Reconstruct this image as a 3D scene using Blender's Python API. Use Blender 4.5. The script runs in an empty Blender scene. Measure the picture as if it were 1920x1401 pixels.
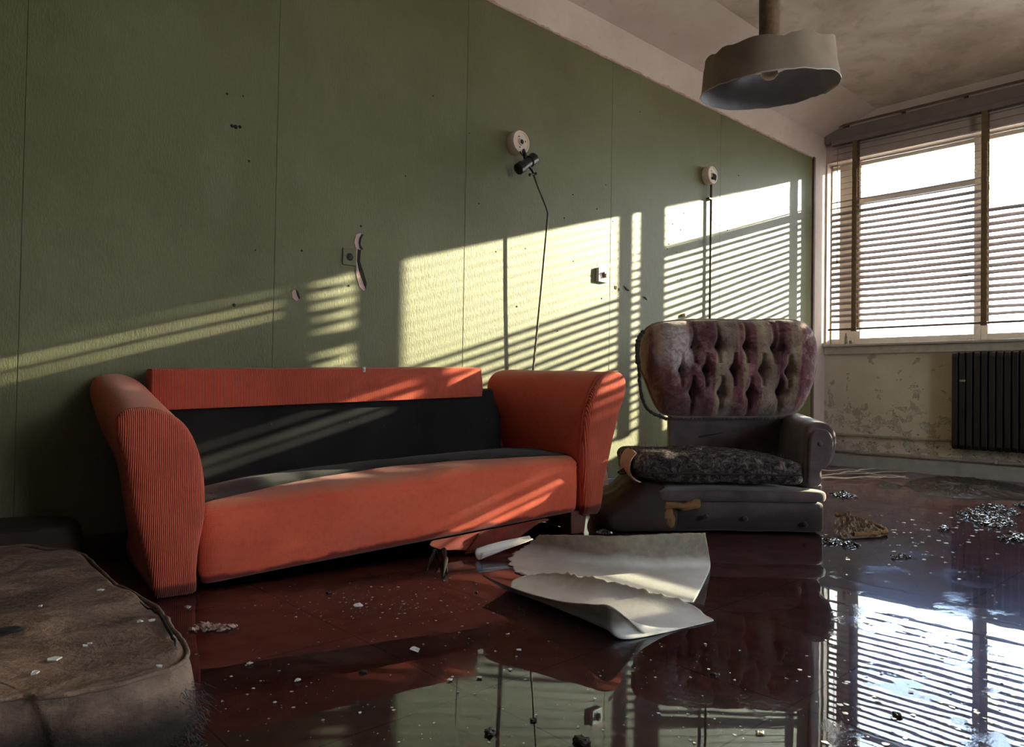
import bpy, bmesh, math, random
from math import sin, cos, pi, radians, sqrt, exp
from mathutils import Vector, Matrix, noise
random.seed(7)
SC = bpy.context.scene
COL = SC.collection

# ------------------------------------------------------------------ camera
H = 0.62
FPX = 1381.666
CF = Vector((0.67644651, 0.73623776, 0.01934092))
CR = Vector((0.73606499, -0.67671525, 0.01627263))
CU = Vector((-0.02506883, -0.00322861, 0.99968051))
CP = Vector((-10.233415 * H, -4.650473 * H, H))
cam_d = bpy.data.cameras.new('camera')
cam = bpy.data.objects.new('camera', cam_d)
COL.objects.link(cam)
cam_d.sensor_width = 36.0
cam_d.lens = FPX / 1920 * 36.0
cam_d.clip_start = 0.02
cam.matrix_world = Matrix(((CR.x, CU.x, -CF.x, CP.x), (CR.y, CU.y, -CF.y, CP.y), (CR.z, CU.z, -CF.z, CP.z), (0, 0, 0, 1)))
SC.camera = cam

# ------------------------------------------------------------------ light, sky, exposure
SC.view_settings.view_transform = 'Standard'
SC.view_settings.look = 'None'
SC.view_settings.gamma = 1
SC.view_settings.use_curve_mapping = False
SC.view_settings.exposure = 0.92
SUN_DIR = Vector((-2.27, 1.0, -0.68)).normalized()
sd = bpy.data.lights.new('sun', 'SUN')
sd.energy = 16.0
sd.angle = radians(0.36)
sd.color = (1.0, 0.89, 0.60)
sun = bpy.data.objects.new('sun', sd)
COL.objects.link(sun)
sun.rotation_euler = (-SUN_DIR).to_track_quat('Z', 'Y').to_euler()
sun.location = (4, -2, 3)
SKY = 10.0
w = bpy.data.worlds.new('world')
SC.world = w
w.use_nodes = True
wn = w.node_tree
wn.nodes.clear()
wo = wn.nodes.new('ShaderNodeOutputWorld')
bg = wn.nodes.new('ShaderNodeBackground')
tc = wn.nodes.new('ShaderNodeTexCoord')
sx = wn.nodes.new('ShaderNodeSeparateXYZ')
rp = wn.nodes.new('ShaderNodeValToRGB')
wn.links.new(tc.outputs['Generated'], sx.inputs[0])
wn.links.new(sx.outputs['Z'], rp.inputs[0])
rp.color_ramp.elements[0].position = 0.0
rp.color_ramp.elements[0].color = (0.90, 0.84, 0.76, 1)
rp.color_ramp.elements[1].position = 0.03
rp.color_ramp.elements[1].color = (0.93, 0.96, 1.0, 1)
e = rp.color_ramp.elements.new(0.6)
e.color = (0.80, 0.89, 1.0, 1)
wn.links.new(rp.outputs[0], bg.inputs['Color'])
bg.inputs['Strength'].default_value = SKY
wn.links.new(bg.outputs[0], wo.inputs[0])

# ------------------------------------------------------------------ measuring helpers (pixel of the 1920x1401 frame -> point in the room)
def ray(x, y):
    return CF + CR * ((x - 960) / FPX) - CU * ((y - 700.5) / FPX)
def on_plane(x, y, p, n):
    p = Vector(p); n = Vector(n); d = ray(x, y)
    return CP + d * ((p - CP).dot(n) / d.dot(n))
def fl(x, y, z=0.0): return on_plane(x, y, (0, 0, z), (0, 0, 1))
def gw(x, y, Y=0.0): return on_plane(x, y, (0, Y, 0), (0, 1, 0))
def ww(x, y, X=0.0): return on_plane(x, y, (X, 0, 0), (1, 0, 0))
def at(x, y, t): return CP + ray(x, y) * t
def ft(x, y): return (fl(x, y) - CP).dot(CF)

# ------------------------------------------------------------------ materials
class NT:
    def __init__(s, name):
        s.m = bpy.data.materials.new(name); s.m.use_nodes = True
        s.t = s.m.node_tree; s.n = s.t.nodes; s.l = s.t.links
        s.n.clear(); s.out = s.n.new('ShaderNodeOutputMaterial')
        s.tc = s.n.new('ShaderNodeTexCoord').outputs['Object']
    def node(s, t, **kw):
        nd = s.n.new(t)
        for k, v in kw.items():
            if k.startswith('i_'): nd.inputs[k[2:].replace('_', ' ')].default_value = v
            else: setattr(nd, k, v)
        return nd
    def map(s, scale=(1, 1, 1), loc=(0, 0, 0), rot=(0, 0, 0), src=None):
        nd = s.n.new('ShaderNodeMapping')
        nd.inputs['Scale'].default_value = scale; nd.inputs['Location'].default_value = loc; nd.inputs['Rotation'].default_value = rot
        s.l.new(src or s.tc, nd.inputs[0]); return nd.outputs[0]
    def noise(s, scale=5, detail=4, rough=.55, vec=None, dist=0):
        nd = s.n.new('ShaderNodeTexNoise')
        nd.inputs['Scale'].default_value = scale; nd.inputs['Detail'].default_value = detail
        nd.inputs['Roughness'].default_value = rough; nd.inputs['Distortion'].default_value = dist
        s.l.new(vec or s.tc, nd.inputs['Vector']); return nd.outputs['Fac']
    def voro(s, scale=5, vec=None, feature='F1'):
        nd = s.n.new('ShaderNodeTexVoronoi'); nd.feature = feature
        nd.inputs['Scale'].default_value = scale
        s.l.new(vec or s.tc, nd.inputs['Vector']); return nd.outputs['Distance']
    def wave(s, scale, direction='X', dist=0, vec=None, dscale=1.0):
        nd = s.n.new('ShaderNodeTexWave'); nd.wave_type = 'BANDS'; nd.bands_direction = direction
        nd.inputs['Scale'].default_value = scale; nd.inputs['Distortion'].default_value = dist
        nd.inputs['Detail Scale'].default_value = dscale
        s.l.new(vec or s.tc, nd.inputs['Vector']); return nd.outputs['Fac']
    def ramp(s, fac, stops, interp='LINEAR'):
        nd = s.n.new('ShaderNodeValToRGB'); cr = nd.color_ramp; cr.interpolation = interp
        for i, (p, c) in enumerate(stops):
            if isinstance(c, (int, float)): c = (c, c, c)
            el = cr.elements[i] if i < 2 else cr.elements.new(p)
            el.position = p; el.color = (*c, 1)
        s.l.new(fac, nd.inputs[0]); return nd.outputs[0]
    def mix(s, fac, a, b, mode='MIX'):
        nd = s.n.new('ShaderNodeMix'); nd.data_type = 'RGBA'; nd.blend_type = mode
        for sock, v in ((nd.inputs[0], fac), (nd.inputs[6], a), (nd.inputs[7], b)):
            if hasattr(v, 'is_output'): s.l.new(v, sock)
            elif isinstance(v, (int, float)): sock.default_value = v if sock == nd.inputs[0] else (v, v, v, 1)
            else: sock.default_value = (*v, 1)
        return nd.outputs[2]
    def math(s, op, a, b=0.0, c=0.0, clamp=False):
        nd = s.n.new('ShaderNodeMath'); nd.operation = op; nd.use_clamp = clamp
        for i, v in enumerate((a, b, c)):
            if hasattr(v, 'is_output'): s.l.new(v, nd.inputs[i])
            else: nd.inputs[i].default_value = v
        return nd.outputs[0]
    def sep(s):
        nd = s.n.new('ShaderNodeSeparateXYZ'); s.l.new(s.tc, nd.inputs[0]); return nd.outputs
    def bump(s, h, strength=.3, dist=.01, prev=None):
        nd = s.n.new('ShaderNodeBump'); nd.inputs['Strength'].default_value = strength; nd.inputs['Distance'].default_value = dist
        s.l.new(h, nd.inputs['Height'])
        if prev is not None: s.l.new(prev, nd.inputs['Normal'])
        return nd.outputs[0]
    def bsdf(s, color, rough=.7, normal=None, metal=0.0, spec=.5, **kw):
        b = s.n.new('ShaderNodeBsdfPrincipled')
        for nm, v in (('Base Color', color), ('Roughness', rough), ('Metallic', metal), ('Specular IOR Level', spec)):
            if hasattr(v, 'is_output'): s.l.new(v, b.inputs[nm])
            elif isinstance(v, (int, float)): b.inputs[nm].default_value = v
            else: b.inputs[nm].default_value = (*v, 1)
        for k, v in kw.items():
            if hasattr(v, 'is_output'): s.l.new(v, b.inputs[k.replace('_', ' ')])
            else: b.inputs[k.replace('_', ' ')].default_value = v
        if normal is not None: s.l.new(normal, b.inputs['Normal'])
        s.l.new(b.outputs[0], s.out.inputs[0]); return s.m
M = {}
def simple(name, col, rough=.6, var=.25, scale=30, metal=0.0, bumpd=.002, spec=.5):
    t = NT(name)
    n = t.noise(scale, 5)
    c = t.mix(n, tuple(x * (1 - var) for x in col), tuple(min(1, x * (1 + var)) for x in col))
    M[name] = t.bsdf(c, rough, t.bump(n, .4, bumpd), metal, spec)
    return M[name]

# green painted woodchip board
t = NT('green_board')
fib = t.noise(1, 5, .7, t.map((150, 150, 55)))
fib2 = t.noise(1, 4, .6, t.map((45, 45, 14)))
mott = t.noise(1.3, 5, .6)
fine = t.noise(60, 3)
c = t.ramp(mott, [(.3, (.110, .106, .044)), (.5, (.136, .135, .061)), (.72, (.160, .164, .084))])
pinkm = t.ramp(t.noise(2.3, 4, .6, t.map((1, 1, .45), (3, 0, 1))), [(.60, 0.0), (.72, 1.0)])
c = t.mix(t.math('MULTIPLY', pinkm, .35), c, (.22, .165, .14))
c = t.mix(t.math('MULTIPLY', t.ramp(fib2, [(.35, 1.0), (.6, 0.0)]), .22), c, (.11, .105, .06))
c = t.mix(t.math('MULTIPLY', fine, .25), c, (.20, .205, .13))
spots = t.ramp(t.voro(4.2, t.map((1, 1, 1), (.3, .1, .7))), [(.0, 1.0), (.010, 1.0), (.018, 0.0)])
c = t.mix(t.math('MULTIPLY', spots, .8), c, (.10, .07, .055))
hb = t.math('ADD', t.math('MULTIPLY', fib, 1.0), t.math('MULTIPLY', fib2, .35))
M['green_board'] = t.bsdf(c, .46, t.bump(hb, .65, .0045), spec=.25)

t = NT('plaster')
n1 = t.noise(2.2, 6, .6); n2 = t.noise(14, 5, .6)
c = t.ramp(n1, [(.3, (.52, .42, .38)), (.6, (.62, .52, .48)), (.8, (.54, .46, .42))])
c = t.mix(t.math('MULTIPLY', t.ramp(n2, [(.6, 0.0), (.75, 1.0)]), .3), c, (.28, .22, .18))
M['plaster'] = t.bsdf(c, .8, t.bump(n2, .25, .004))

t = NT('ceiling')
n1 = t.noise(1.1, 7, .62, dist=.4); n2 = t.noise(6, 6, .6, dist=.3); n3 = t.noise(40, 3)
c = t.ramp(n1, [(.32, (.40, .32, .29)), (.5, (.62, .53, .49)), (.66, (.76, .67, .63))])
c = t.mix(t.math('MULTIPLY', t.ramp(n2, [(.5, 0.0), (.72, 1.0)]), .5), c, (.30, .23, .20))
M['ceiling'] = t.bsdf(c, .85, t.bump(t.math('ADD', n2, t.math('MULTIPLY', n3, .3)), .3, .006))

t = NT('dado_wall')   # cream wall below the sill: stained, blistered and peeling in its lower half
n1 = t.noise(2.5, 6, .6); z = t.sep()
low = t.math('SUBTRACT', .72, z[2])
pe = t.noise(9, 8, .62, dist=.25)
pm = t.ramp(t.math('ADD', pe, t.math('MULTIPLY', low, .20)), [(.60, 0.0), (.63, 1.0)])
edge = t.ramp(t.math('ADD', pe, t.math('MULTIPLY', low, .20)), [(.585, 0.0), (.60, 1.0), (.62, 0.0)])
c = t.ramp(n1, [(.3, (.52, .46, .36)), (.6, (.62, .56, .45)), (.8, (.54, .47, .37))])
c = t.mix(t.math('MULTIPLY', pm, .75), c, t.ramp(t.noise(16, 5), [(.4, (.30, .24, .16)), (.6, (.50, .50, .44))]))
c = t.mix(t.math('MULTIPLY', edge, .8), c, (.13, .09, .07))
sp = t.ramp(t.math('ADD', t.noise(22, 6, .7, t.map((1, 1, 1.8))), t.math('MULTIPLY', low, .12)), [(.66, 0.0), (.70, 1.0)])
c = t.mix(sp, c, (.06, .045, .05))
M['dado_wall'] = t.bsdf(c, .75, t.bump(pe, .5, .008))

t = NT('lino')        # red brown tiled floor, wet
n1 = t.noise(1.6, 6, .62, dist=.3); n2 = t.noise(11, 6, .6)
c = t.ramp(n1, [(.3, (.19, .085, .075)), (.55, (.30, .135, .115)), (.75, (.38, .20, .175))])
c = t.mix(t.math('MULTIPLY', t.ramp(n2, [(.45, 0.0), (.7, 1.0)]), .55), c, (.06, .028, .024))
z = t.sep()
win_pale = t.math('ADD', t.math('MULTIPLY', t.math('ADD', z[0], 3.2), .7), t.math('MULTIPLY', t.math('SUBTRACT', t.noise(1.7, 6, .65), .5), 1.4), clamp=True)  # floor colour paled towards the window, in place of missing light
c = t.mix(t.math('MULTIPLY', win_pale, .85), c, t.ramp(n2, [(.35, (.54, .28, .27)), (.65, (.75, .46, .44))]))
def grid_line(ax, per, wd):
    f = t.math('FRACT', t.math('MULTIPLY', t.math('ADD', z[ax], 20.0), 1 / per))
    return t.math('LESS_THAN', f, wd / per)
gl = t.math('MAXIMUM', grid_line(0, .457, .004), grid_line(1, .457, .004))
c = t.mix(t.math('MULTIPLY', gl, .7), c, (.03, .014, .012))
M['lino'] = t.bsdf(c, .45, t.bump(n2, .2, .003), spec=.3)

t = NT('water')       # thin standing film: mirror by Fresnel, clear below
nz = t.noise(3.0, 3, .5); nf = t.noise(45, 4, .6)
zz = t.sep()
sc = t.ramp(t.noise(5.5, 7, .65, t.map((1, 1, 1), (2, 5, 0))), [(.56, 0.0), (.66, 1.0)])
nrm = t.bump(t.math('ADD', nz, t.math('MULTIPLY', nf, .012)), .028, .012)
nrm = t.bump(t.math('MULTIPLY', nf, sc), .10, .003, nrm)
fr = t.node('ShaderNodeFresnel'); fr.inputs['IOR'].default_value = 1.36
t.l.new(nrm, fr.inputs['Normal'])
gl_ = t.node('ShaderNodeBsdfGlossy'); gl_.inputs['Roughness'].default_value = 0.0
gl_.inputs['Color'].default_value = (.72, .86, 1, 1)
t.l.new(nrm, gl_.inputs['Normal'])
tr = t.node('ShaderNodeBsdfTransparent'); tr.inputs['Color'].default_value = (.88, .84, .80, 1)
gr = t.node('ShaderNodeBsdfGlossy'); gr.inputs['Roughness'].default_value = 0.16
gr.inputs['Color'].default_value = (.42, .58, 1, 1)
m0 = t.node('ShaderNodeMixShader'); t.l.new(t.math('ADD', .12, t.math('MULTIPLY', sc, .35)), m0.inputs[0])
t.l.new(gl_.outputs[0], m0.inputs[1]); t.l.new(gr.outputs[0], m0.inputs[2])
mx = t.node('ShaderNodeMixShader')
t.l.new(fr.outputs[0], mx.inputs[0]); t.l.new(tr.outputs[0], mx.inputs[1]); t.l.new(m0.outputs[0], mx.inputs[2])
t.l.new(mx.outputs[0], t.out.inputs[0]); M['water'] = t.m

t = NT('glass')
fr = t.node('ShaderNodeFresnel'); fr.inputs['IOR'].default_value = 1.45
gl_ = t.node('ShaderNodeBsdfGlossy'); gl_.inputs['Roughness'].default_value = 0.02
tr = t.node('ShaderNodeBsdfTransparent'); tr.inputs['Color'].default_value = (.93, .95, .95, 1)
mx = t.node('ShaderNodeMixShader')
t.l.new(fr.outputs[0], mx.inputs[0]); t.l.new(tr.outputs[0], mx.inputs[1]); t.l.new(gl_.outputs[0], mx.inputs[2])
t.l.new(mx.outputs[0], t.out.inputs[0]); M['glass'] = t.m

def orange(name, ribs):
    t = NT(name)
    n1 = t.noise(3.2, 6, .6); n2 = t.noise(45, 5, .65); z = t.sep()
    c = t.ramp(n1, [(.3, (.54, .085, .046)), (.55, (.66, .115, .062)), (.75, (.60, .125, .075))])
    c = t.mix(t.math('MULTIPLY', t.ramp(n2, [(.5, 0.0), (.75, 1.0)]), .35), c, (.36, .06, .03))
    if ribs == 'v':
        hgt = t.wave(60, 'X', .3, dscale=2)
        c = t.mix(t.math('MULTIPLY', t.ramp(hgt, [(.0, 1.0), (.4, 0.0)]), .6), c, (.26, .032, .016))
        nrm = t.bump(hgt, .8, .004)
    else:
        hgt = t.math('MAXIMUM', t.wave(62, 'X'), t.wave(62, 'Z', 0))
        hy = t.wave(62, 'Y')
        hgt = t.math('MAXIMUM', hgt, hy)
        nrm = t.bump(hgt, .35, .002)
    nrm = t.bump(n2, .3, .003, nrm)
    # grey dust lying on top, soaked rim at the bottom
    dust = t.ramp(t.noise(7, 6, .7), [(.35, 0.0), (.7, 1.0)])
    geo = t.node('ShaderNodeNewGeometry'); sg = t.node('ShaderNodeSeparateXYZ'); t.l.new(geo.outputs['Normal'], sg.inputs[0])
    up = t.math('MULTIPLY', t.ramp(sg.outputs['Z'], [(.55, 0.0), (.95, 1.0)]), t.math('ADD', t.math('MULTIPLY', dust, .5), .25))
    c = t.mix(up, c, (.42, .22, .12))
    zn = t.math('ADD', t.math('SUBTRACT', z[2], t.math('MULTIPLY', z[0], .055)), t.math('MULTIPLY', t.math('SUBTRACT', t.noise(9, 4), .5), .05))
    c = t.mix(t.ramp(zn, [(.030, .86), (.040, 0.0)]), c, (.10, .012, .01))
    M[name] = t.bsdf(c, .85, nrm, spec=.25, Sheen_Weight=.15, Sheen_Roughness=.5)
orange('orange_cord', 'v'); orange('orange_weave', 'g')

t = NT('black_lining')
n1 = t.noise(4, 6, .65); n2 = t.noise(120, 4)
c = t.ramp(n1, [(.3, (.007, .007, .008)), (.7, (.018, .017, .018))])
dots = t.ramp(t.noise(70, 3, .6), [(.70, 0.0), (.76, 1.0)])
c = t.mix(t.math('MULTIPLY', dots, .35), c, (.2, .17, .15))
geo = t.node('ShaderNodeNewGeometry'); sg = t.node('ShaderNodeSeparateXYZ'); t.l.new(geo.outputs['Normal'], sg.inputs[0])
c = t.mix(t.math('MULTIPLY', t.ramp(sg.outputs['Z'], [(.5, 0.0), (.95, 1.0)]), .35), c, (.05, .042, .038))
M['black_lining'] = t.bsdf(c, .9, t.bump(n2, .3, .002), spec=.2, Sheen_Weight=.08, Sheen_Roughness=.4)

t = NT('fuzzy_tapestry')
v = t.noise(30, 6, .75, dist=.8); v2 = t.noise(5, 4)
c = t.ramp(v, [(.40, (.016, .011, .013)), (.52, (.09, .07, .074)), (.64, (.26, .22, .215))])
c = t.mix(t.ramp(v2, [(.5, 0.0), (.7, .6)]), c, (.06, .035, .028))
M['fuzzy_tapestry'] = t.bsdf(c, .95, t.bump(v, 1.0, .018), spec=.2)

t = NT('mauve_velvet')
v = t.noise(7, 6, .6); v2 = t.noise(90, 4)
c = t.ramp(v, [(.3, (.05, .032, .036)), (.6, (.105, .076, .082)), (.8, (.16, .12, .12))])
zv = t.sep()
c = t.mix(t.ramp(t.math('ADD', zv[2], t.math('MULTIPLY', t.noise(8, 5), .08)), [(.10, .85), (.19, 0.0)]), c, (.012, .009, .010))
M['mauve_velvet'] = t.bsdf(c, .85, t.bump(v2, .3, .003), spec=.3, Sheen_Weight=.35, Sheen_Roughness=.4)

t = NT('mattress_ticking')
v = t.noise(1, 7, .65, t.map((6, 16, 6), rot=(0, 0, .3))); v2 = t.noise(3.2, 7, .68, dist=.6); v3 = t.noise(60, 4)
c = t.ramp(v2, [(.28, (.05, .030, .022)), (.5, (.19, .125, .095)), (.72, (.34, .24, .185))])
c = t.mix(t.ramp(v, [(.5, 0.0), (.66, .6)]), c, (.03, .019, .015))
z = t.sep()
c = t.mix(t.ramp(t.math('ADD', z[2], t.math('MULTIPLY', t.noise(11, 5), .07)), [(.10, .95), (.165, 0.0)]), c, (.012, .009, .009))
M['mattress_ticking'] = t.bsdf(c, .9, t.bump(t.math('ADD', t.math('ADD', v, t.math('MULTIPLY', v2, 1.5)), t.math('MULTIPLY', v3, .3)), .9, .012), spec=.25)

simple('brown_cover', (.028, .015, .010), .85, .4, 9, bumpd=.008)
simple('foam', (.19, .095, .038), .95, .35, 30, bumpd=.01)
simple('seam_green', (.09, .09, .06), .8, .2, 20)
simple('dark_wood', (.035, .02, .015), .5, .4, 20)
simple('red_wood', (.10, .03, .02), .5, .3, 20)
simple('skirting_dark', (.05, .048, .045), .5, .3, 20)
simple('skirting_pale', (.36, .35, .33), .6, .35, 12)
simple('frame_paint', (.50, .47, .42), .55, .25, 15)
simple('sill_paint', (.45, .41, .36), .55, .3, 18)
simple('fascia', (.20, .165, .15), .7, .35, 10)
simple('rail_brown', (.13, .085, .06), .6, .4, 25)
simple('slat', (.20, .16, .165), .42, .25, 12)
simple('tape', (.16, .11, .06), .8, .5, 60)
simple('black_iron', (.010, .008, .011), .38, .5, 18)
simple('pipe_paint', (.34, .30, .24), .5, .35, 25)
simple('bakelite', (.62, .52, .42), .45, .15, 30)
simple('black_plastic', (.012, .012, .013), .35, .3, 30)
simple('conduit', (.10, .09, .06), .4, .4, 30, metal=.4)
simple('rust_pipe', (.17, .11, .06), .6, .75, 55)
simple('wax_paper', (.33, .265, .20), .6, .25, 14)
simple('lamp_inner', (.32, .34, .40), .5, .3, 14)
simple('lamp_white', (.75, .73, .71), .4, .2, 20)
simple('shadow_hole', (.012, .010, .008), .9, .2, 30)
simple('torn_plaster', (.42, .29, .25), .9, .15, 40)
simple('torn_paper', (.50, .36, .32), .8, .2, 30)
simple('flake', (.74, .74, .74), .6, .1, 40)
simple('fringe', (.028, .024, .022), .95, .4, 60)
simple('fringe_pale', (.26, .20, .16), .95, .4, 60)
simple('rag', (.16, .115, .075), .9, .85, 45, bumpd=.02)
simple('sludge', (.035, .024, .02), .35, .8, 30, bumpd=.02)
simple('wet_clump', (.05, .05, .055), .10, .9, 60, bumpd=.004, spec=1.0)
simple('fallen_slat', (.62, .58, .50), .5, .4, 25)
simple('vinyl_pale', (.66, .64, .61), .7, .12, 9, bumpd=.004)
simple('lead', (.018, .017, .016), .6, .5, 30)
simple('brown_glass', (.20, .16, .12), .2, .3, 20)
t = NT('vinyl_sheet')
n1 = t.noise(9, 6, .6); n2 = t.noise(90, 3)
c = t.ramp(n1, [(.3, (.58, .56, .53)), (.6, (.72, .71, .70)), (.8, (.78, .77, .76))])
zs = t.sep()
stain_shade = t.ramp(t.math('ADD', zs[2], t.math('MULTIPLY', t.noise(8, 5), .05)), [(.045, 0.0), (.075, 1.0)])  # brown staining plus backlit shade, painted onto the raised parts
c = t.mix(t.math('MULTIPLY', stain_shade, .8), c, t.ramp(t.noise(30, 5, .7), [(.35, (.12, .09, .055)), (.65, (.26, .21, .14))]))
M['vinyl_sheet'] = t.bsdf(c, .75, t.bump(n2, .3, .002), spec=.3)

# ------------------------------------------------------------------ object helpers
def tag(o, label=None, cat=None, group=None, kind=None):
    if label: o['label'] = label
    if cat: o['category'] = cat
    if group: o['group'] = group
    if kind: o['kind'] = kind
    return o
def obj(name, verts, faces, mat, parent=None, smooth=True, mods=()):
    me = bpy.data.meshes.new(name)
    me.from_pydata([tuple(v) for v in verts], [], faces)
    me.validate()
    bm = bmesh.new(); bm.from_mesh(me)
    bmesh.ops.recalc_face_normals(bm, faces=bm.faces)
    bm.to_mesh(me); bm.free()
    for p in me.polygons: p.use_smooth = smooth
    me.materials.append(M[mat] if isinstance(mat, str) else mat)
    o = bpy.data.objects.new(name, me); COL.objects.link(o)
    if parent: o.parent = parent
    for m in mods:
        md = o.modifiers.new(m[0], m[0])
        for k, v in m[1].items(): setattr(md, k, v)
    return o
def empty(name, loc, rz=0, label=None, cat=None, group=None):
    o = bpy.data.objects.new(name, None); COL.objects.link(o)
    o.location = loc; o.rotation_euler = (0, 0, rz); o.empty_display_size = .1
    return tag(o, label, cat, group)
class MB:
    def __init__(s): s.v = []; s.f = []
    def add(s, v, f):
        b = len(s.v); s.v += [tuple(x) for x in v]; s.f += [tuple(i + b for i in q) for q in f]; return s
    def box(s, x0, x1, y0, y1, z0, z1):
        return s.add([(x0, y0, z0), (x1, y0, z0), (x1, y1, z0), (x0, y1, z0), (x0, y0, z1), (x1, y0, z1), (x1, y1, z1), (x0, y1, z1)],
                     [(0, 3, 2, 1), (4, 5, 6, 7), (0, 1, 5, 4), (1, 2, 6, 5), (2, 3, 7, 6), (3, 0, 4, 7)])
    def tube(s, pts, r, n=10, caps=True):
        pts = [Vector(p) for p in pts]; rs = r if isinstance(r, (list, tuple)) else [r] * len(pts)
        rings = []; prev = None
        for i, p in enumerate(pts):
            d = (pts[min(i + 1, len(pts) - 1)] - pts[max(i - 1, 0)]).normalized()
            a = prev if prev is not None else (Vector((0, 0, 1)) if abs(d.z) < .9 else Vector((1, 0, 0)))
            a = (a - d * a.dot(d)).normalized(); prev = a; b = d.cross(a)
            rings.append([p + (a * cos(2 * pi * k / n) + b * sin(2 * pi * k / n)) * rs[i] for k in range(n)])
        return s.loft(rings, caps)
    def loft(s, rings, caps=True, closed=True):
        n = len(rings[0]); v = [q for r in rings for q in r]; f = []
        for i in range(len(rings) - 1):
            for k in range(n if closed else n - 1):
                k2 = (k + 1) % n
                f.append((i * n + k, i * n + k2, (i + 1) * n + k2, (i + 1) * n + k))
        if caps: f += [tuple(range(n))[::-1], tuple((len(rings) - 1) * n + k for k in range(n))]
        return s.add(v, f)
    def lathe(s, prof, c=(0, 0, 0), axis='Z', n=32, caps=True):
        c = Vector(c); rings = []
        for r, h in prof:
            ring = []
            for k in range(n):
                a = 2 * pi * k / n
                if axis == 'Z': q = Vector((r * cos(a), r * sin(a), h))
                elif axis == 'Y': q = Vector((r * cos(a), h, r * sin(a)))
                else: q = Vector((h, r * cos(a), r * sin(a)))
                ring.append(c + q)
            rings.append(ring)
        return s.loft(rings, caps)
    def build(s, name, mat, parent=None, smooth=False, mods=()): return obj(name, s.v, s.f, mat, parent, smooth, mods)
BEV = lambda w, seg=2: ('BEVEL', dict(width=w, segments=seg, limit_method='ANGLE', angle_limit=radians(40)))
BEV = (lambda w, seg=2: ('BEVEL', dict(width=w, segments=seg, limit_method='ANGLE', angle_limit=radians(40))))
def SUB(n): return ('SUBSURF', dict(levels=n, render_levels=n))
def SOL(t): return ('SOLIDIFY', dict(thickness=t, offset=0))
def catmull(P, n, closed=False):
    P = [Vector(p) for p in P]; m = len(P); out = []; segs = m if closed else m - 1
    for i in range(n):
        u = i / (n if closed else n - 1) * segs; k = min(int(u), segs - 1); f = u - k
        g = (lambda j: P[j % m]) if closed else (lambda j: P[max(0, min(m - 1, j))])
        a, b, c, d = g(k - 1), g(k), g(k + 1), g(k + 2)
        out.append(.5 * ((2 * b) + (c - a) * f + (2 * a - 5 * b + 4 * c - d) * f * f + (3 * b - a - 3 * c + d) * f ** 3))
    return out
def lerp1(tab, x):
    if x <= tab[0][0]: return tab[0][1]
    for (a, b), (c, d) in zip(tab, tab[1:]):
        if x <= c: return b + (d - b) * (x - a) / (c - a)
    return tab[-1][1]
def nz(p, s=1.0, o=0.0):
    return noise.fractal(Vector(p) * s + Vector((o, o * 1.7, -o)), 1.0, 2.0, 4)
def rbox(size, r=.3, seg=10, fn=None):
    """rounded, denser box as a superellipsoid-like grid; fn(x,y,z in -1..1 cube coords, p)->p"""
    bm = bmesh.new(); bmesh.ops.create_cube(bm, size=2)
    bmesh.ops.subdivide_edges(bm, edges=bm.edges, cuts=seg, use_grid_fill=True)
    vs = []
    for v in bm.verts:
        q = v.co.copy(); hs = Vector(size) / 2; rr = min(r, min(hs))
        p = Vector((q.x * hs.x, q.y * hs.y, q.z * hs.z))
        inner = Vector((max(-hs.x + rr, min(hs.x - rr, p.x)), max(-hs.y + rr, min(hs.y - rr, p.y)), max(-hs.z + rr, min(hs.z - rr, p.z))))
        d = p - inner
        if d.length > 1e-6: p = inner + d.normalized() * min(rr, max(abs(d.x), abs(d.y), abs(d.z)))
        v.co = fn(q, p) if fn else p
    vv = [tuple(v.co) for v in bm.verts]; bm.verts.index_update()
    ff = [tuple(v.index for v in f.verts) for f in bm.faces]; bm.free()
    return vv, ff

# ------------------------------------------------------------------ the room
XB, YB, ZC = -8.6, -6.6, 3.0
def struct(o): o['kind'] = 'structure'; return o
GRY = -0.015                                  # face of the green boards
simple('back_paint', (.10, .075, .06), .8, .2, 8)
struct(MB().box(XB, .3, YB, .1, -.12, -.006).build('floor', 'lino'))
struct(MB().box(XB - .2, .3, YB - .2, .2, ZC, ZC + .12).build('ceiling', 'ceiling'))
struct(MB().box(XB - .2, .3, 0, .2, -.12, ZC).build('wall_left', 'plaster'))
struct(MB().box(XB - .2, XB, YB - .2, 0, -.12, ZC).build('wall_back', 'back_paint'))
# wall behind the camera has an opening, added to bring in frontal fill daylight
m = MB(); m.box(XB, .3, YB - .2, YB, -.12, .9).box(XB, .3, YB - .2, YB, 2.5, ZC)
m.box(XB, -4.6, YB - .2, YB, .9, 2.5).box(-3.0, .3, YB - .2, YB, .9, 2.5)
struct(m.build('wall_rear', 'plaster'))
# window wall: dado, head, end pier
SILL = 1.036; HEAD = 2.62; YW0 = -.012; YW1 = -5.65
m = MB(); m.box(0, .22, YB, 0, -.12, SILL - .02)
dado = struct(m.build('wall_right', 'dado_wall'))
m = MB(); m.box(0, .22, YB, 0, HEAD, ZC); m.box(.0, .22, YW0, 0, SILL - .02, HEAD); m.box(.0, .22, YB, YW1, SILL - .02, HEAD)
struct(m.build('wall_right', 'plaster'))
m = MB(); m.add([(XB, 0, 2.845), (XB, -.42, ZC), (XB, 0, ZC), (0, 0, 2.845), (0, -.42, ZC), (0, 0, ZC)], [(0, 1, 2), (3, 5, 4), (0, 3, 4, 1)])
struct(m.build('trim_6', 'plaster'))
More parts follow.
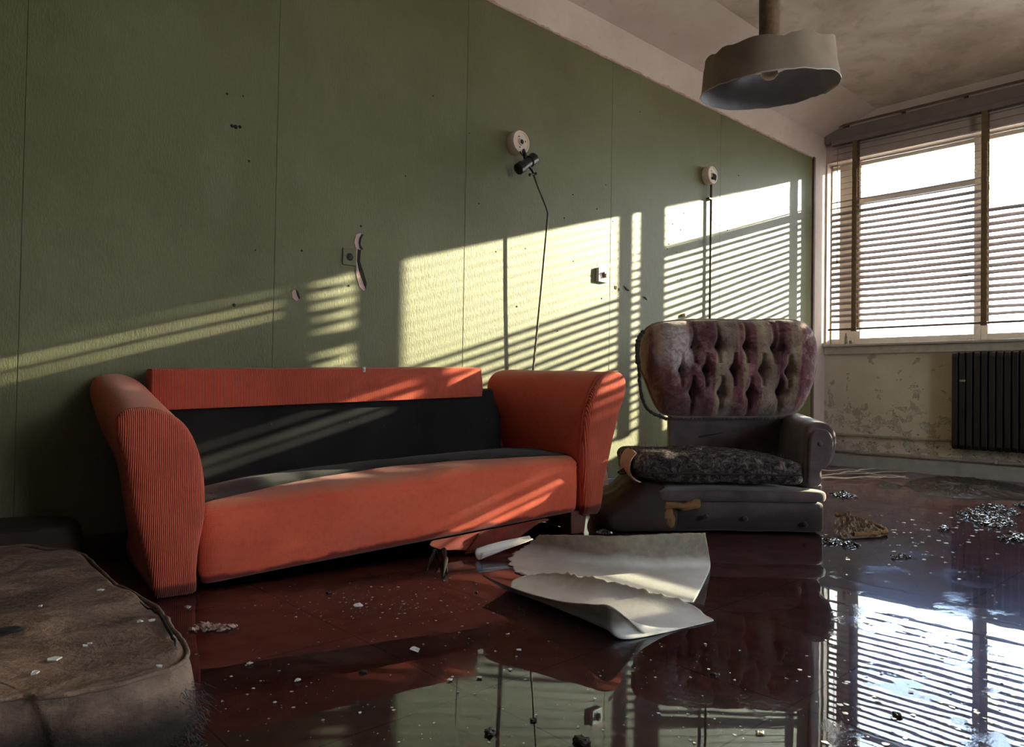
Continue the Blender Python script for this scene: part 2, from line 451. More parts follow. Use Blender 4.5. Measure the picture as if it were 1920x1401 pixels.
# green boards, vertical joints between them
joints = [-8.55] + [gw(x, 500, GRY).x for x in (38, 514, 870, 1144, 1349)] + [gw(1522, 500, GRY).x]
joints.insert(1, joints[1] - .98); joints.insert(1, joints[1] - .7)
GZ0, GZ1 = .085, 4.207 * H
m = MB()
for a, b in zip(joints, joints[1:]):
    m.box(a + .0009, b - .0009, GRY, -.001, GZ0, GZ1)
gb = struct(m.build('trim_1', 'green_board', mods=(BEV(.0015, 1),)))
struct(MB().box(-8.55, joints[-1], -.0135, -.0005, GZ0 + .003, GZ1 - .003).build('trim_1', 'seam_green'))
ex = joints[-1]
struct(MB().box(ex, ex + .03, -.03, 0, .02, GZ1 + .01).build('trim_2', 'rail_brown', mods=(BEV(.003, 1),)))
# crumbled plaster line above the boards
m = MB(); x = -7.5; top = []
while x < ex + .03:
    top.append(x); x += random.uniform(.008, .03)
rings = []
for x in top:
    a = abs(nz((x, 0, 0), 7)); b = nz((x, 5, 0), 19)
    th = .006 + .012 * a + .004 * b; hh = .012 + .022 * abs(nz((x, 3, 0), 11)) + .006 * b
    rings.append([(x, 0, GZ1 - .008), (x, -th - .012, GZ1 - .004), (x, -th - .010, GZ1 + hh * .5), (x, -th * .4, GZ1 + hh), (x, 0, GZ1 + hh)])
m.loft(rings)
struct(m.build('trim_3', 'torn_plaster', smooth=False))
# skirtings
struct(MB().box(XB, -.01, -.03, 0, -.006, GZ0).build('baseboard_left', 'skirting_dark', mods=(BEV(.004),)))
struct(MB().box(-.025, 0, YB, -.03, -.006, .105).build('baseboard_right', 'skirting_pale', mods=(BEV(.004),)))
# sill, fascia, curtain rail
sl = struct(MB().box(-.07, .12, YW1 - .05, -.012, SILL - .022, SILL).build('window_sill', 'sill_paint', mods=(BEV(.006),)))
struct(MB().box(-.04, -.001, YW1 - .05, -.012, SILL - .085, SILL - .022).build('trim_4', 'sill_paint', mods=(BEV(.003),)))
struct(MB().box(-.05, -.001, YB, -.012, 2.775, 2.885).build('trim_5', 'fascia', mods=(BEV(.004),)))
m = MB(); m.tube([(-.065, -.03 - i * .12, 2.905 + .004 * nz((i, 0, 0), 1.3)) for i in range(44)], .010, 8)
for i in range(12): m.box(-.06, -.001, -.2 - i * .45, -.18 - i * .45, 2.895, 2.915)
tag(m.build('curtain_rail', 'rail_brown', smooth=True), 'rusty brown curtain rail running along the wall above the window blind', 'curtain rail')

# windows: jambs, mullions, transom, panes in four bays
XF = .11
yj = [-.012, -1.165, -2.06, -2.955, -3.85, -4.75, -5.65]
for i in range(6):
    y0, y1 = yj[i], yj[i + 1]
    wv = empty('window_%d' % (i + 1), (XF, (y0 + y1) / 2, SILL)); wv['kind'] = 'structure'
    a, b = y0 - wv.location.y, y1 - wv.location.y
    fw = .048
    m = MB(); d = .03
    la = (.255 if i == 0 else fw)
    m.box(-d, d, a - la, a - (.075 if i == 0 else 0), 0, HEAD - SILL)
    if i == 0: m.box(-d, d, a - .01, a, 0, HEAD - SILL)
    m.box(-d, d, a - .075, a - .01, 0, .055) if i == 0 else None
    m.box(-d, d, a - .075, a - .01, HEAD - SILL - .05, HEAD - SILL) if i == 0 else None
    if i == 1:
        pass
    m.box(-d, d, b, b + fw, 0, HEAD - SILL)
    m.box(-d, d, b + fw, a - la, 0, .055); m.box(-d, d, b + fw, a - la, HEAD - SILL - .05, HEAD - SILL)
    if i != 1: m.box(-d, d, b + fw, a - la, 2.235 - SILL, 2.285 - SILL)
    m.build('window_frame', 'frame_paint', wv, mods=(BEV(.004),))
    if i == 0: MB().box(-.002, .002, a - .075, a - .01, .055, HEAD - SILL - .05).build('pane', 'glass', wv)
    for z0, z1 in (((.055, 2.235 - SILL), (2.285 - SILL, HEAD - SILL - .05)) if i != 1 else ((.055, HEAD - SILL - .05),)):
        MB().box(-.002, .002, b + fw, a - la, z0, z1).build('pane', 'glass', wv)

# unseen window added behind the camera as fill
fill_win = empty('window_7', (-3.8, YB - .1, .9)); fill_win['kind'] = 'structure'
m = MB(); m.box(-.8, .8, -.03, .03, 0, .06).box(-.8, .8, -.03, .03, 1.54, 1.6)
for k in range(3): m.box(-.8 + k * .77, -.74 + k * .77, -.03, .03, .06, 1.54)
m.build('window_frame', 'frame_paint', fill_win)  # frame of the added fill window
MB().box(-.74, .74, -.003, .003, .06, 1.54).build('pane', 'glass', fill_win)  # pane of the added fill window

# water
wt = obj('standing_water', [(XB + .01, YB + .01, 0), (-.026, YB + .01, 0), (-.026, -.031, 0), (XB + .01, -.031, 0)], [(0, 1, 2, 3)], 'water', smooth=False)
tag(wt, 'shallow still water flooding the red brown floor and mirroring the room', 'water', kind='stuff')

# ------------------------------------------------------------------ venetian blind
bl = empty('venetian_blind', (-.035, -.07, 1.155), 0, 'wide venetian blind with thin dusty slats hanging in front of the window', 'blind')
BL = 4.36
m = MB(); m.box(-.028, .028, -BL, 0, 1.595, 1.64); m.build('head_rail', 'slat', bl, mods=(BEV(.003, 1),))
NS = 31; pitch = .0515
def slat_row(m, i):
    z0 = .025 + i * pitch; zz = z0 + 1.155
    rings = []; W = .053
    tilt = 16.7 if zz > 2.27 else (44 if zz > 1.6 else 44 - (1.6 - zz) * 30)
    if zz > 2.20 and zz <= 2.27: tilt = 28
    tilt += 2.0 * nz((i * 3.1, 0, 0), 1)
    n = 64
    for k in range(n + 1):
        y = -BL * k / n + .002
        yw = y - .07
        tl = tilt
        if -1.98 < yw < -1.18 and 2.04 < zz <= 2.27: tl = 17
        if yw < -2.02:  # tilts of unseen slats, set to block sun but for a few streaks
            kk = min(1, (-2.02 - yw) / .12)
            tc_ = -53 + 1.5 * sin(i * 2.4 + 1) + 2 * nz((i * 2.2, yw, 5), 1.4)
            if i == 24: tc_ = -30
            if i == 25: tc_ = -38
            if i in (14, 12): tc_ = -12 if yw > -2.75 else -53
            if i in (15, 11): tc_ = -34 if yw > -2.7 else -53
            if i in (5, 3) and yw < -2.45: tc_ = -12
            tl = tl * (1 - kk) + tc_ * kk
            if zz > 2.49: tl = -53 * kk + tilt * (1 - kk)
        tt = radians(tl + 1.5 * nz((i * 1.7, y, 0), 1.2))
        dz = .004 * nz((i * .9, y * 1.5, 2), 1.0) - .004 * abs(sin(pi * (y + .25) / 1.05)) * (1 if i % 3 else 1.4)
        ring = []
        for q in range(5):
            s = (q / 4 - .5) * W; camb = .0035 * (1 - (2 * q / 4 - 1) ** 2)
            # inner (room side, -x) edge lower
            ring.append(Vector((s * cos(tt) - camb * sin(tt), y, z0 + dz + s * sin(tt) + camb * cos(tt))))
        for q in range(4, -1, -1):
            s = (q / 4 - .5) * W; camb = .0035 * (1 - (2 * q / 4 - 1) ** 2) - .0009
            ring.append(Vector((s * cos(tt) - camb * sin(tt), y, z0 + dz + s * sin(tt) + camb * cos(tt))))
        rings.append(ring)
    m.loft(rings)
m = MB()
for i in range(1, NS): slat_row(m, i)
m.build('slats', 'slat', bl, smooth=False)
m = MB(); m.loft([[(-.022 + .044 * a, y, b) for a, b in ((0, 0), (1, 0), (1, .012), (.5, .018), (0, .012))] for y in [-BL * k / 30 + .02 for k in range(31)]])
m.build('bottom_rail', 'rail_brown', bl)
for yy in (ww(1604, 450, -.035).y, ww(1847, 450, -.035).y, ww(1847, 450, -.035).y - .95, ww(1847, 450, -.035).y - 1.9):
    m = MB(); ly = yy + .07
    for xx in (-.027, .026):
        rings = []
        for k in range(34):
            z = k * 1.62 / 33; dy = .002 * nz((k, yy, xx), .8)
            rings.append([(xx, ly - .020 + dy, z), (xx + .001, ly - .020 + dy, z), (xx + .001, ly + .020 + dy, z), (xx, ly + .020 + dy, z)])
        m.loft(rings)
    m.build('ladder_tape', 'tape', bl)
    MB().box(-.03, .03, ly - .022, ly + .022, -.012, .014).build('tape_clip', 'rail_brown', bl)
m = MB(); cy = ww(1572, 400, -.05).y + .07
m.tube([(-.035, cy, 1.6), (-.036, cy + .003, 1.2), (-.034, cy, .85), (-.035, cy, .60)], .0025, 6)
m.tube([(-.035, cy, .61), (-.035, cy, .575)], [.004, .007], 8)
m.build('pull_cord', 'wax_paper', bl, smooth=True)

# ------------------------------------------------------------------ things on the sill
p = ww(1586, 640, -.01)
m = MB(); m.lathe([(.012, 0), (.013, .004), (.013, .06), (.006, .075), (.006, .095)], (0, 0, 0), n=16)
o = m.build('bottle', 'brown_glass', smooth=True); o.location = (-.01, p.y, SILL); tag(o, 'small brownish bottle at the left end of the window sill', 'bottle')
p = ww(1596, 640, -.01)
m = MB(); m.box(-.015, .015, -.012, .012, 0, .003); m.box(-.015, -.012, -.012, .012, .003, .03); m.box(.012, .015, -.012, .012, .003, .03); m.box(-.012, .012, .009, .012, .003, .03); m.box(-.012, .012, -.012, -.009, .003, .03)
o = m.build('small_box', 'brown_glass', mods=(BEV(.001, 1),)); o.location = (-.01, p.y, SILL); tag(o, 'tiny open square box beside the bottle on the window sill', 'box')
m = MB(); rnd = random.Random(3)
for k in range(260):
    y = -.3 - rnd.random() ** .6 * 2.0; s = rnd.uniform(.003, .009) * (1.6 if y < -.95 else 1); x = rnd.uniform(-.05, .06)
    q = [(x + s * rnd.uniform(-1, 1), y + s * rnd.uniform(-1, 1), SILL + rnd.uniform(-.0005, 0)) for _ in range(3)]
    m.add(q + [(x, y, SILL + s * rnd.uniform(.4, 1.3))], [(0, 1, 2), (0, 1, 3), (1, 2, 3), (2, 0, 3)])
tag(m.build('paint_crumbs', 'torn_paper'), 'pinkish crumbs of flaked paint strewn along the window sill', 'debris', kind='stuff')

# ------------------------------------------------------------------ radiator and pipes
RX = -.14
ry0 = ww(1784, 700, RX).y; rz1 = ww(1784, 660, RX).z; rz0 = ww(1784, 842, RX).z
rad = empty('radiator', (RX + .06, ry0, rz0), 0, 'black cast iron column radiator fixed under the window', 'radiator')
RH = rz1 - rz0; sp_ = .0485
prof = [(-.06, .03), (-.06, RH - .035), (-.052, RH - .012), (-.035, RH), (.035, RH), (.052, RH - .012), (.06, RH - .035), (.06, .03), (.045, 0), (-.045, 0)]
m = MB(); rings = []
for yy, s in ((0, .90), (-.004, .975), (-.010, 1), (-.030, 1), (-.036, .975), (-.040, .90)):
    cz = RH / 2
    rings.append([(x * s, yy, cz + (z - cz) * (1 - (1 - s) * .12)) for x, z in prof])
m.loft(rings); m.box(-.012, .012, -sp_, 0, .04, .075); m.box(-.012, .012, -sp_, 0, RH - .075, RH - .04)
sec = m.build('section', 'black_iron', rad, smooth=False, mods=(BEV(.003, 2),))
for k in range(1, 18):
    c_ = sec.copy(); COL.objects.link(c_); c_.parent = rad; c_.location = (0, -k * sp_, 0)
for k in (2, 14):
    MB().box(.055, .079, -k * sp_ - .02, -k * sp_, RH - .14, RH - .1).build('bracket', 'black_iron', rad)
MB().box(-.066, -.059, -.095, -.055, RH - .225, RH - .21).build('tag', 'pipe_paint', rad)
m = MB(); m.tube([(-.04, -.02 - .1 * k, .268 + .003 * nz((k, 0, 0), .9)) for k in range(11)], .011, 10)
for k in (.18, .72): m.lathe([(.016, -.012), (.018, -.004), (.018, .006), (.016, .012)], (-.04, -k, .268), 'Y', 12)
tag(m.build('heating_pipe', 'pipe_paint', smooth=True), 'cream painted pipe running along the peeling wall to the radiator', 'pipe')
m = MB(); m.tube([(-.035, -.035 - .2 * k, .128 + .003 * nz((k, 4, 0), .9)) for k in range(24)], .013, 10)
for k in range(9): m.lathe([(.018, -.012), (.020, 0), (.018, .012)], (-.035, -.30 - k * .5, .128), 'Y', 12)
tag(m.build('heating_pipe', 'pipe_paint', smooth=True), 'cream painted pipe lying just above the skirting board', 'pipe')

# ------------------------------------------------------------------ fittings on the green wall
def round_box(px, py, rad_, depth, name, label, cat):
    p = gw(px, py, GRY - depth)
    r = empty(name, (p.x, GRY, p.z), 0, label, cat)
    MB().lathe([(rad_, 0), (rad_, -depth + .006), (rad_ - .004, -depth), (rad_ * .80, -depth), (rad_ * .78, -depth + .003), (rad_ * .3, -depth + .003), (rad_ * .28, -depth - .003), (.012, -depth - .003), (.011, -depth + .01)],
               axis='Y', n=36).build('housing', 'bakelite', r, smooth=True, mods=(('EDGE_SPLIT', dict(split_angle=radians(40))),))
    MB().lathe([(.0125, -depth - .0035), (.010, -depth - .0045)], axis='Y', n=14).build('centre_hole', 'shadow_hole', r)
    for a in (.3, 2.2, 4.4):
        MB().lathe([(.004, -depth + .002), (.003, -depth)], (rad_ * .5 * cos(a), 0, rad_ * .5 * sin(a)), 'Y', 10).build('screw_hole', 'shadow_hole', r)
    return r, p
r1, p1 = round_box(978, 266, .062, .055, 'wall_light_box', 'round cream wall fitting with a broken black lamp holder hanging from it', 'light fitting')
g = lambda px, py, d: gw(px, py, GRY - d) - r1.location
m = MB(); m.tube([g(982, 280, .057), g(984, 290, .07), g(985, 297, .08)], [.006, .012, .010], 10); m.tube([g(975, 284, .056), g(980, 292, .066)], .004, 8)
m.build('broken_stem', 'black_plastic', r1, smooth=True)
a = g(974, 316, .085); b = g(1000, 298, .085); d = (b - a)
m = MB(); pts = [a + d * s for s in (-.12, -.08, .18, .20, .70, .72, 1.06, 1.10)]
m.tube(pts, [.022, .030, .031, .026, .025, .031, .031, .026], 22); m.build('lamp_holder', 'black_plastic', r1, smooth=True, mods=(('EDGE_SPLIT', dict(split_angle=radians(35))),))
m = MB(); m.tube([g(990, 306, .085), g(996, 318, .08)], .008, 8); m.build('socket_tip', 'black_plastic', r1, smooth=True)
# bent conduit
cd = empty('conduit', (gw(1000, 690, GRY - .06).x, GRY - .06, .35), 0, 'thin bent metal conduit hanging loose behind the orange sofa', 'conduit')
P = [gw(995, 312, GRY - .075), gw(1008, 348, GRY - .08), gw(1024, 388, GRY - .095), gw(1027.5, 400, GRY - .098), gw(1025, 430, GRY - .094), gw(1014, 550, GRY - .08), gw(1000, 690, GRY - .06)]
P.append(P[-1] + (P[-1] - P[-2]) * 1.0)
m = MB(); m.tube([p - cd.location for p in P], .0058, 10); m.build('rod', 'conduit', cd, smooth=True)
p = gw(999, 327, GRY - .078) - cd.location
m = MB(); m.tube([p + Vector((-.024, 0, -.008)), p + Vector((.022, 0, .008))], .005, 8); m.tube([p + Vector((-.020, -.003, -.007)), p + Vector((-.026, -.003, -.009))], .008, 8); m.tube([p + Vector((.018, -.003, .007)), p + Vector((.024, -.003, .009))], .008, 8)
m.build('saddle_clip', 'conduit', cd, smooth=True)
r2, p2 = round_box(1337, 328, .062, .05, 'wall_light_box', 'round pale wall fitting with a broken face above the armchair', 'light fitting')
m = MB(); m.add([(-.02, -.0545, -.03), (.03, -.0545, -.035), (.035, -.0545, .0), (.01, -.0545, .01), (-.005, -.0545, -.01), (-.02, -.0545, -.03)], [(0, 1, 2, 3, 4)])
m.build('broken_face', 'shadow_hole', r2, mods=(SOL(.002),))
pc = gw(1333.5, 345, GRY - .02)
cd2 = empty('conduit', (pc.x, GRY - .02, .12), 0, 'straight metal conduit running down the wall behind the armchair', 'conduit')
m = MB(); m.tube([(0, 0, pc.z + .01 - .12), (.002, 0, 1.4), (0, 0, 0)], .0085, 10); m.build('rod', 'conduit', cd2, smooth=True)
zc_ = gw(1333, 373, GRY - .02).z - .12
MB().box(-.032, .022, -.008, .018, zc_ - .005, zc_ + .005).build('saddle_clip', 'conduit', cd2)
# white socket box
p = gw(1131, 516, GRY - .02)
sb = empty('socket_box', (p.x, GRY, p.z), 0, 'white square socket box with its rusty core torn open', 'socket')
MB().box(-.042, .042, -.022, 0, -.042, .042).build('housing', 'lamp_white', sb, mods=(BEV(.003),))
v, f = rbox((.032, .018, .032), .009, 6, lambda q, p_: p_ * (1 + .6 * nz(p_, 90)))
o = obj('torn_core', v, f, 'rust_pipe', sb); o.location = (.006, -.027, .002)
MB().lathe([(.006, -.034), (.005, -.039)], (.008, 0, .004), 'Y', 10).build('brass_terminal', 'foam', sb)
# square plate with a round knockout and torn strips of wallpaper
p = gw(656, 482, GRY)
pl = empty('blanking_plate', (p.x, GRY, p.z), 0, 'square painted plate with a round dark hole at its centre', 'wall plate')
MB().box(-.038, .03, -.006, 0, -.038, .036).build('plate', 'green_board', pl, mods=(BEV(.002, 1),))
MB().lathe([(.017, -.005), (.017, -.0065), (.012, -.0068)], (-.004, 0, -.001), 'Y', 18).build('hole', 'shadow_hole', pl)
MB().lathe([(.010, -.0068), (.008, -.0085)], (.0, 0, -.001), 'Y', 14).build('screw', 'lead', pl)
def wall_patch(pts, mat, name='wallpaper_tear', off=.002, parent=None):
    P = [gw(x, y, GRY - off) for x, y in pts]; c0 = sum(P, Vector()) / len(P)
    n = len(P); v = [(p.x, GRY - off, p.z) for p in P] + [(p.x, GRY + .001, p.z) for p in P]
    f = [tuple(range(n))] + [(i, (i + 1) % n, n + (i + 1) % n, n + i) for i in range(n)]
    return obj(name, v, f, mat, parent or gb, smooth=False)
wall_patch([(667, 440), (676, 437), (680, 441), (674, 450), (674, 461), (677, 470), (668, 467), (664, 455)], 'torn_paper')
wall_patch([(678, 439), (682, 440), (677, 449), (676, 459), (681, 468), (675, 466), (673, 456), (674, 447)], 'shadow_hole', off=.004)
wall_patch([(668, 468), (673, 466), (671, 490), (673, 508), (680, 522), (686, 540), (682, 546), (674, 538), (668, 515), (668, 495)], 'torn_paper')
wall_patch([(671, 468), (677, 468), (675, 490), (681, 508), (688, 532), (686, 542), (680, 526), (674, 508), (670, 490)], 'shadow_hole', off=.004)
wall_patch([(551, 543), (556, 545), (560, 555), (562, 560), (556, 565), (548, 558), (547, 549)], 'torn_paper')
wall_patch([(555, 543), (559, 547), (563, 559), (561, 561), (557, 553)], 'shadow_hole', off=.004)
wall_patch([(1170, 536), (1176, 541), (1181, 545), (1177, 546), (1172, 541)], 'shadow_hole', off=.003)
wall_patch([(1160, 540), (1163, 542), (1161, 546)], 'shadow_hole', off=.003)
wall_patch([(1153, 536), (1157, 537), (1156, 543), (1153, 541)], 'shadow_hole', off=.003)
wall_patch([(1205, 556), (1211, 557), (1214, 563), (1209, 560)], 'shadow_hole', off=.003)
wall_patch([(1122, 486), (1138, 490), (1146, 500), (1142, 503), (1119, 503)], 'torn_paper', off=.001)
for (x, y, r) in [(426, 176, 3), (456, 180, 2), (435, 236, 4), (442, 238, 5), (450, 238, 4), (467, 302, 3), (566, 470, 3), (479, 469, 2), (439, 572, 4), (654, 536, 3), (677, 424, 3), (1074, 365, 2.5), (1058, 409, 2.5), (1119, 392, 2.5), (1136, 347, 2), (1149, 415, 2), (969, 575, 3), (930, 472, 2), (1385, 329, 3), (1364, 432, 3), (1254, 458, 2.5), (1261, 420, 2.5), (1276, 431, 2.5), (1282, 400, 2.5), (1251, 467, 2.5), (1269, 473, 2.5), (1277, 523, 2.5), (1270, 525, 2.5), (1388, 447, 2.5), (1045, 621, 2.5), (985, 466, 2), (1075, 490, 2), (1128, 560, 3), (898, 382, 2), (880, 250, 1.5), (760, 330, 2), (1200, 210, 2), (812, 180, 2)]:
    q = gw(x, y, GRY); s = r * 3.9 / FPX * .62
    m = MB(); m.lathe([(s, 0), (s * .8, -.0025), (s * .3, -.003)], (q.x, GRY, q.z), 'Y', 8)
    m.build('screw_hole', 'shadow_hole', gb)
q = gw(1283, 591, GRY - .01)
m = MB(); m.lathe([(.012, 0), (.012, -.02), (.006, -.024)], (q.x, GRY, q.z), 'Y', 12)
o = m.build('screw_plug', 'bakelite'); tag(o, 'small pale plug sticking out of the wall just above the armchair back', 'wall plug')
# ceiling studs
for i, (x, y) in enumerate([(1118, 80), (1281, 136)]):
    q = fl(x, y, ZC)
    m = MB(); m.lathe([(.014, 0), (.015, -.006), (.010, -.018), (.004, -.022)], n=10)
    o = m.build('ceiling_hook', 'rust_pipe'); o.location = q
    tag(o, ('rusty stub in the ceiling, the one further from the window', 'rusty stub in the ceiling, the one nearer the hanging lampshade')[i], 'ceiling stub')

# ------------------------------------------------------------------ hanging lamp
LC = at(1443, 135, 2.5)
lamp = empty('pendant_lamp', LC, 0, 'ragged waxy lampshade hanging from a rusty pipe by the ceiling', 'lamp')
Rl = 2.5 / FPX * 120
m = MB(); n = 72; ringsO = []; ringsI = []
def lamp_pt(a, k, inner):
    # a angle, k 0 bottom..1 top
    rr = Rl * (1.0 - .05 * k + .05 * (1 - k) ** 2)
    rr *= 1 + .018 * sin(3 * a + 1) + .02 * sin(2 * a)
    rr += .008 * k * abs(sin(5 * a)) + .004 * nz((cos(a), sin(a), k), 2.5)
    if inner: rr -= .004
    z = -.085 + k * (  .112 + .012 * abs(sin(5.5 * a + .9)) ** .8 + .010 * nz((cos(a), sin(a), 9), 3))
    if k == 0: z += .006 * nz((cos(a) * 2, sin(a) * 2, 0), 2)
    # tilt of the whole shade, dipping on the camera's left
    x, y = rr * cos(a), rr * sin(a)
    z += -.016 * (x * -CR.x + y * -CR.y) / Rl
    z += .022 * (x * CF.x + y * CF.y) / Rl + .022
    return Vector((x, y, z))
for j in range(9):
    k = j / 8
    ringsO.append([lamp_pt(2 * pi * q / n, k, 0) for q in range(n)])
m = MB(); m.loft(ringsO, caps=False)
sh = m.build('lamp_shade', 'wax_paper', lamp, smooth=True)
m = MB(); m.loft([[lamp_pt(2 * pi * q / n, j / 8, 1) for q in range(n)] for j in range(9)], caps=False)
m.build('shade_lining', 'lamp_inner', lamp, smooth=True)
m = MB(); m.tube([lamp_pt(2 * pi * q / n, 0, 0) - Vector((0, 0, .001)) for q in range(n + 1)], .0017, 6); m.build('rim', 'lamp_white', lamp, smooth=True)
# inner top plate covering most of the top, with an open crescent
m = MB(); v = [Vector((0, 0, .05))]; 
pts = [lamp_pt(2 * pi * q / 48, .86, 1) for q in range(48)]
for q in range(48):
    a = 2 * pi * q / 48; p = pts[q]
    dirc = (p.x * CF.x + p.y * CF.y) / Rl
    side = (p.x * CR.x + p.y * CR.y) / Rl
    k = 1.0
    if dirc > .35 and side > -.2: k = .55
    v.append(Vector((p.x * k, p.y * k, p.z)))
m.add(v, [(0, 1 + q, 1 + (q + 1) % 48) for q in range(48)])
m.build('top_plate', 'lamp_inner', lamp, mods=(SOL(.003),))
m = MB(); m.lathe([(.012, .055), (.030, .05), (.034, .02), (.026, .005), (.028, -.010), (.018, -.022), (.006, -.022)], n=20); m.build('lamp_holder', 'bakelite', lamp, smooth=True)
m = MB()
for a in (.4, 2.5, 4.6): m.tube([(0.02 * cos(a), 0.02 * sin(a), .04), (.16 * cos(a), .16 * sin(a), .052)], .005, 6)
m.build('holder_arm', 'rust_pipe', lamp, smooth=True)
m = MB(); pr = 19.5 * 2.5 / FPX
pts = [Vector((-.003, 0, .045 + k * (ZC - LC.z - .045) / 24)) for k in range(25)]
m.tube(pts, [pr * (1 + .05 * nz((k, 0, 0), .7)) for k in range(25)], 20); m.build('pipe', 'rust_pipe', lamp, smooth=True)
m = MB(); m.lathe([(.02, 0), (.09, 0), (.09, -.02), (.05, -.03)], (0, 0, ZC - LC.z), n=24); m.build('ceiling_plate', 'rust_pipe', lamp)
# torn film on right edge
m = MB(); rg = []
for k in range(6):
    a = math.atan2(CR.y, CR.x) - .5 + k * .16
    b0 = lamp_pt(a, .0, 0); b1 = lamp_pt(a, .42 + .12 * sin(k * 2.1), 0)
    rg.append([b0 * 1.0 + Vector((0, 0, -.006)), (b0 + b1) / 2 * 1.02, b1 * .99])
m.loft(rg, caps=False, closed=False); m.build('torn_film', 'lamp_white', lamp, mods=(SOL(.0015),))

# ------------------------------------------------------------------ sofa
A = fl(372, 1109); B = fl(1105, 1000); ud = (B - A).normalized()
sofa = empty('sofa', (A.x, A.y, 0), math.atan2(ud.y, ud.x), 'orange corded two seat sofa with black lining bared, missing its cushions', 'sofa')
roll = .055
def arm(front, rear, name, vf=0.0, vr=.6, zc_front=.0):
    N = 56
    Fp = catmull([(a, b, 0) for a, b in front], N, True); Rp = catmull([(a, b, 0) for a, b in rear], N, True)
    cF = sum(Fp, Vector()) / N; cR = sum(Rp, Vector()) / N
    rings = []
    S = [(0, 0, .985)] + [(k / 24, k / 24, 1.0) for k in range(1, 24)] + [(1, 1, .99), (1.01, 1, .95)]
    for t_, k, s in S:
        c = cF.lerp(cR, k); ring = []
        for i in range(N):
            p = Fp[i].lerp(Rp[i], k); p = c + (p - c) * s
            nn = nz((p.x * 3, p.y * 3, t_ * 2), 1.0) * .006 * (4 * k * (1 - k))
            p = p + (p - c) * nn * 2
            ring.append((p.x, vf + t_ * (vr - vf), max(p.y, .001 if zc_front == 0 else 0)))
        rings.append(ring)
    m = MB(); m.loft(rings, caps=True)
    body = m.build(name, 'orange_weave', sofa, smooth=True)
    rings = []
    for dv, s in ((.006, .97), (.0, 1.0), (-.008, 1.012), (-.018, .995), (-.026, .95), (-.031, .86), (-.035, .70), (-.037, .45), (-.038, .15)):
        rings.append([(cF.x + (p.x - cF.x) * s, vf + dv, max(.001, cF.y + (p.y - cF.y) * (s if s < 1 else 1 + (s - 1) * .6))) for p in Fp])
    m = MB(); m.loft(rings, caps=True)
    m.build('front_panel', 'orange_cord', body, smooth=True)
    # seam
    ring = [(cF.x + (p.x - cF.x) * 1.005, vf + .003, max(.004, cF.y + (p.y - cF.y) * 1.004)) for p in Fp if p.y > .06]
    ks = max(range(len(ring)), key=lambda i: (Vector(ring[i]) - Vector(ring[i - 1])).length)
    ring = ring[ks:] + ring[:ks]
    m = MB(); m.tube(ring, .0028, 6); m.build('seam', 'orange_weave', body, smooth=True)
    return body
LF = [(-.118, 0), (-.14, .09), (-.166, .19), (-.19, .29), (-.207, .39), (-.225, .46), (-.232, .505), (-.215, .535), (-.175, .545), (-.132, .541), (-.085, .522), (-.045, .485), (-.018, .43), (0, .36), (.008, .26), (.004, .20), (-.008, .13), (-.012, .06), (-.014, 0), (-.065, -.001)]
LR = [(-.09, 0), (-.085, .08), (-.098, .16), (-.112, .25), (-.131, .348), (-.174, .443), (-.205, .53), (-.217, .59), (-.2, .635), (-.15, .650), (-.1, .642), (-.05, .61), (-.01, .55), (.025, .45), (.035, .33), (.035, .22), (.035, .13), (.03, .06), (.02, 0), (-.04, -.001)]
arm(LF, LR, 'arm', 0, .58)
RF_ = [(1.555, .088), (1.548, .17), (1.542, .29), (1.545, .40), (1.555, .50), (1.578, .575), (1.61, .635), (1.652, .678), (1.705, .696), (1.762, .692), (1.792, .655), (1.782, .60), (1.758, .55), (1.732, .47), (1.705, .386), (1.683, .30), (1.661, .225), (1.645, .15), (1.636, .088), (1.59, .087)]
RR_ = [(1.60, .10), (1.585, .17), (1.565, .28), (1.53, .40), (1.49, .50), (1.455, .575), (1.45, .635), (1.475, .68), (1.53, .705), (1.62, .71), (1.72, .70), (1.77, .67), (1.775, .60), (1.755, .50), (1.73, .40), (1.71, .30), (1.69, .225), (1.68, .15), (1.67, .10), (1.63, .10)]
arm(RF_, RR_, 'arm', 0, .56, .09)
# seat front block in orange
def seat_top(u, v):
    z = .250 + roll * u + .012 * sin(pi * min(1, max(0, u / 1.54)))
    if v < .06: z -= .034 * (1 - v / .06) ** 2.2
    return z
vb_tab = [(0, .05), (.08, .09), (.2, .15), (.42, .24), (.8, .28), (1.15, .21), (1.45, .09), (1.56, .05)]
rings = []
NU = 60
for i in range(NU + 1):
    u = .002 + 1.543 * i / NU
    e_ = min(1, min(i, NU - i) / 2.2); e_ = .35 + .65 * sqrt(max(0, 1 - (1 - e_) ** 2))
    base = roll * u * 1.0 + .004
    vb = lerp1(vb_tab, u); ring = []
    bulge = .016 * e_ + .006 * nz((u * 2, 0, 0), 2)
    zt = seat_top(u, .0)
    ring.append((u, .06, base + .003))
    for q in range(9):
        k = q / 8
        ring.append((u, .012 - bulge * sin(pi * (.12 + .8 * k)) * 1.0 + (.02 * (1 - e_)), base + .006 + (zt - base - .006) * k))
    for q in range(1, 9):
        v_ = vb * q / 8
        ring.append((u, .004 + v_, seat_top(u, v_) - .010 * (1 - e_) + .003 * nz((u * 3, v_ * 4, 0), 2)))
    ring.append((u, vb - .002, seat_top(u, vb) - .03))
    rings.append(ring)
m = MB(); m.loft(rings, caps=True)
seat = m.build('seat_front', 'orange_weave', sofa, smooth=True, mods=(SUB(1),))
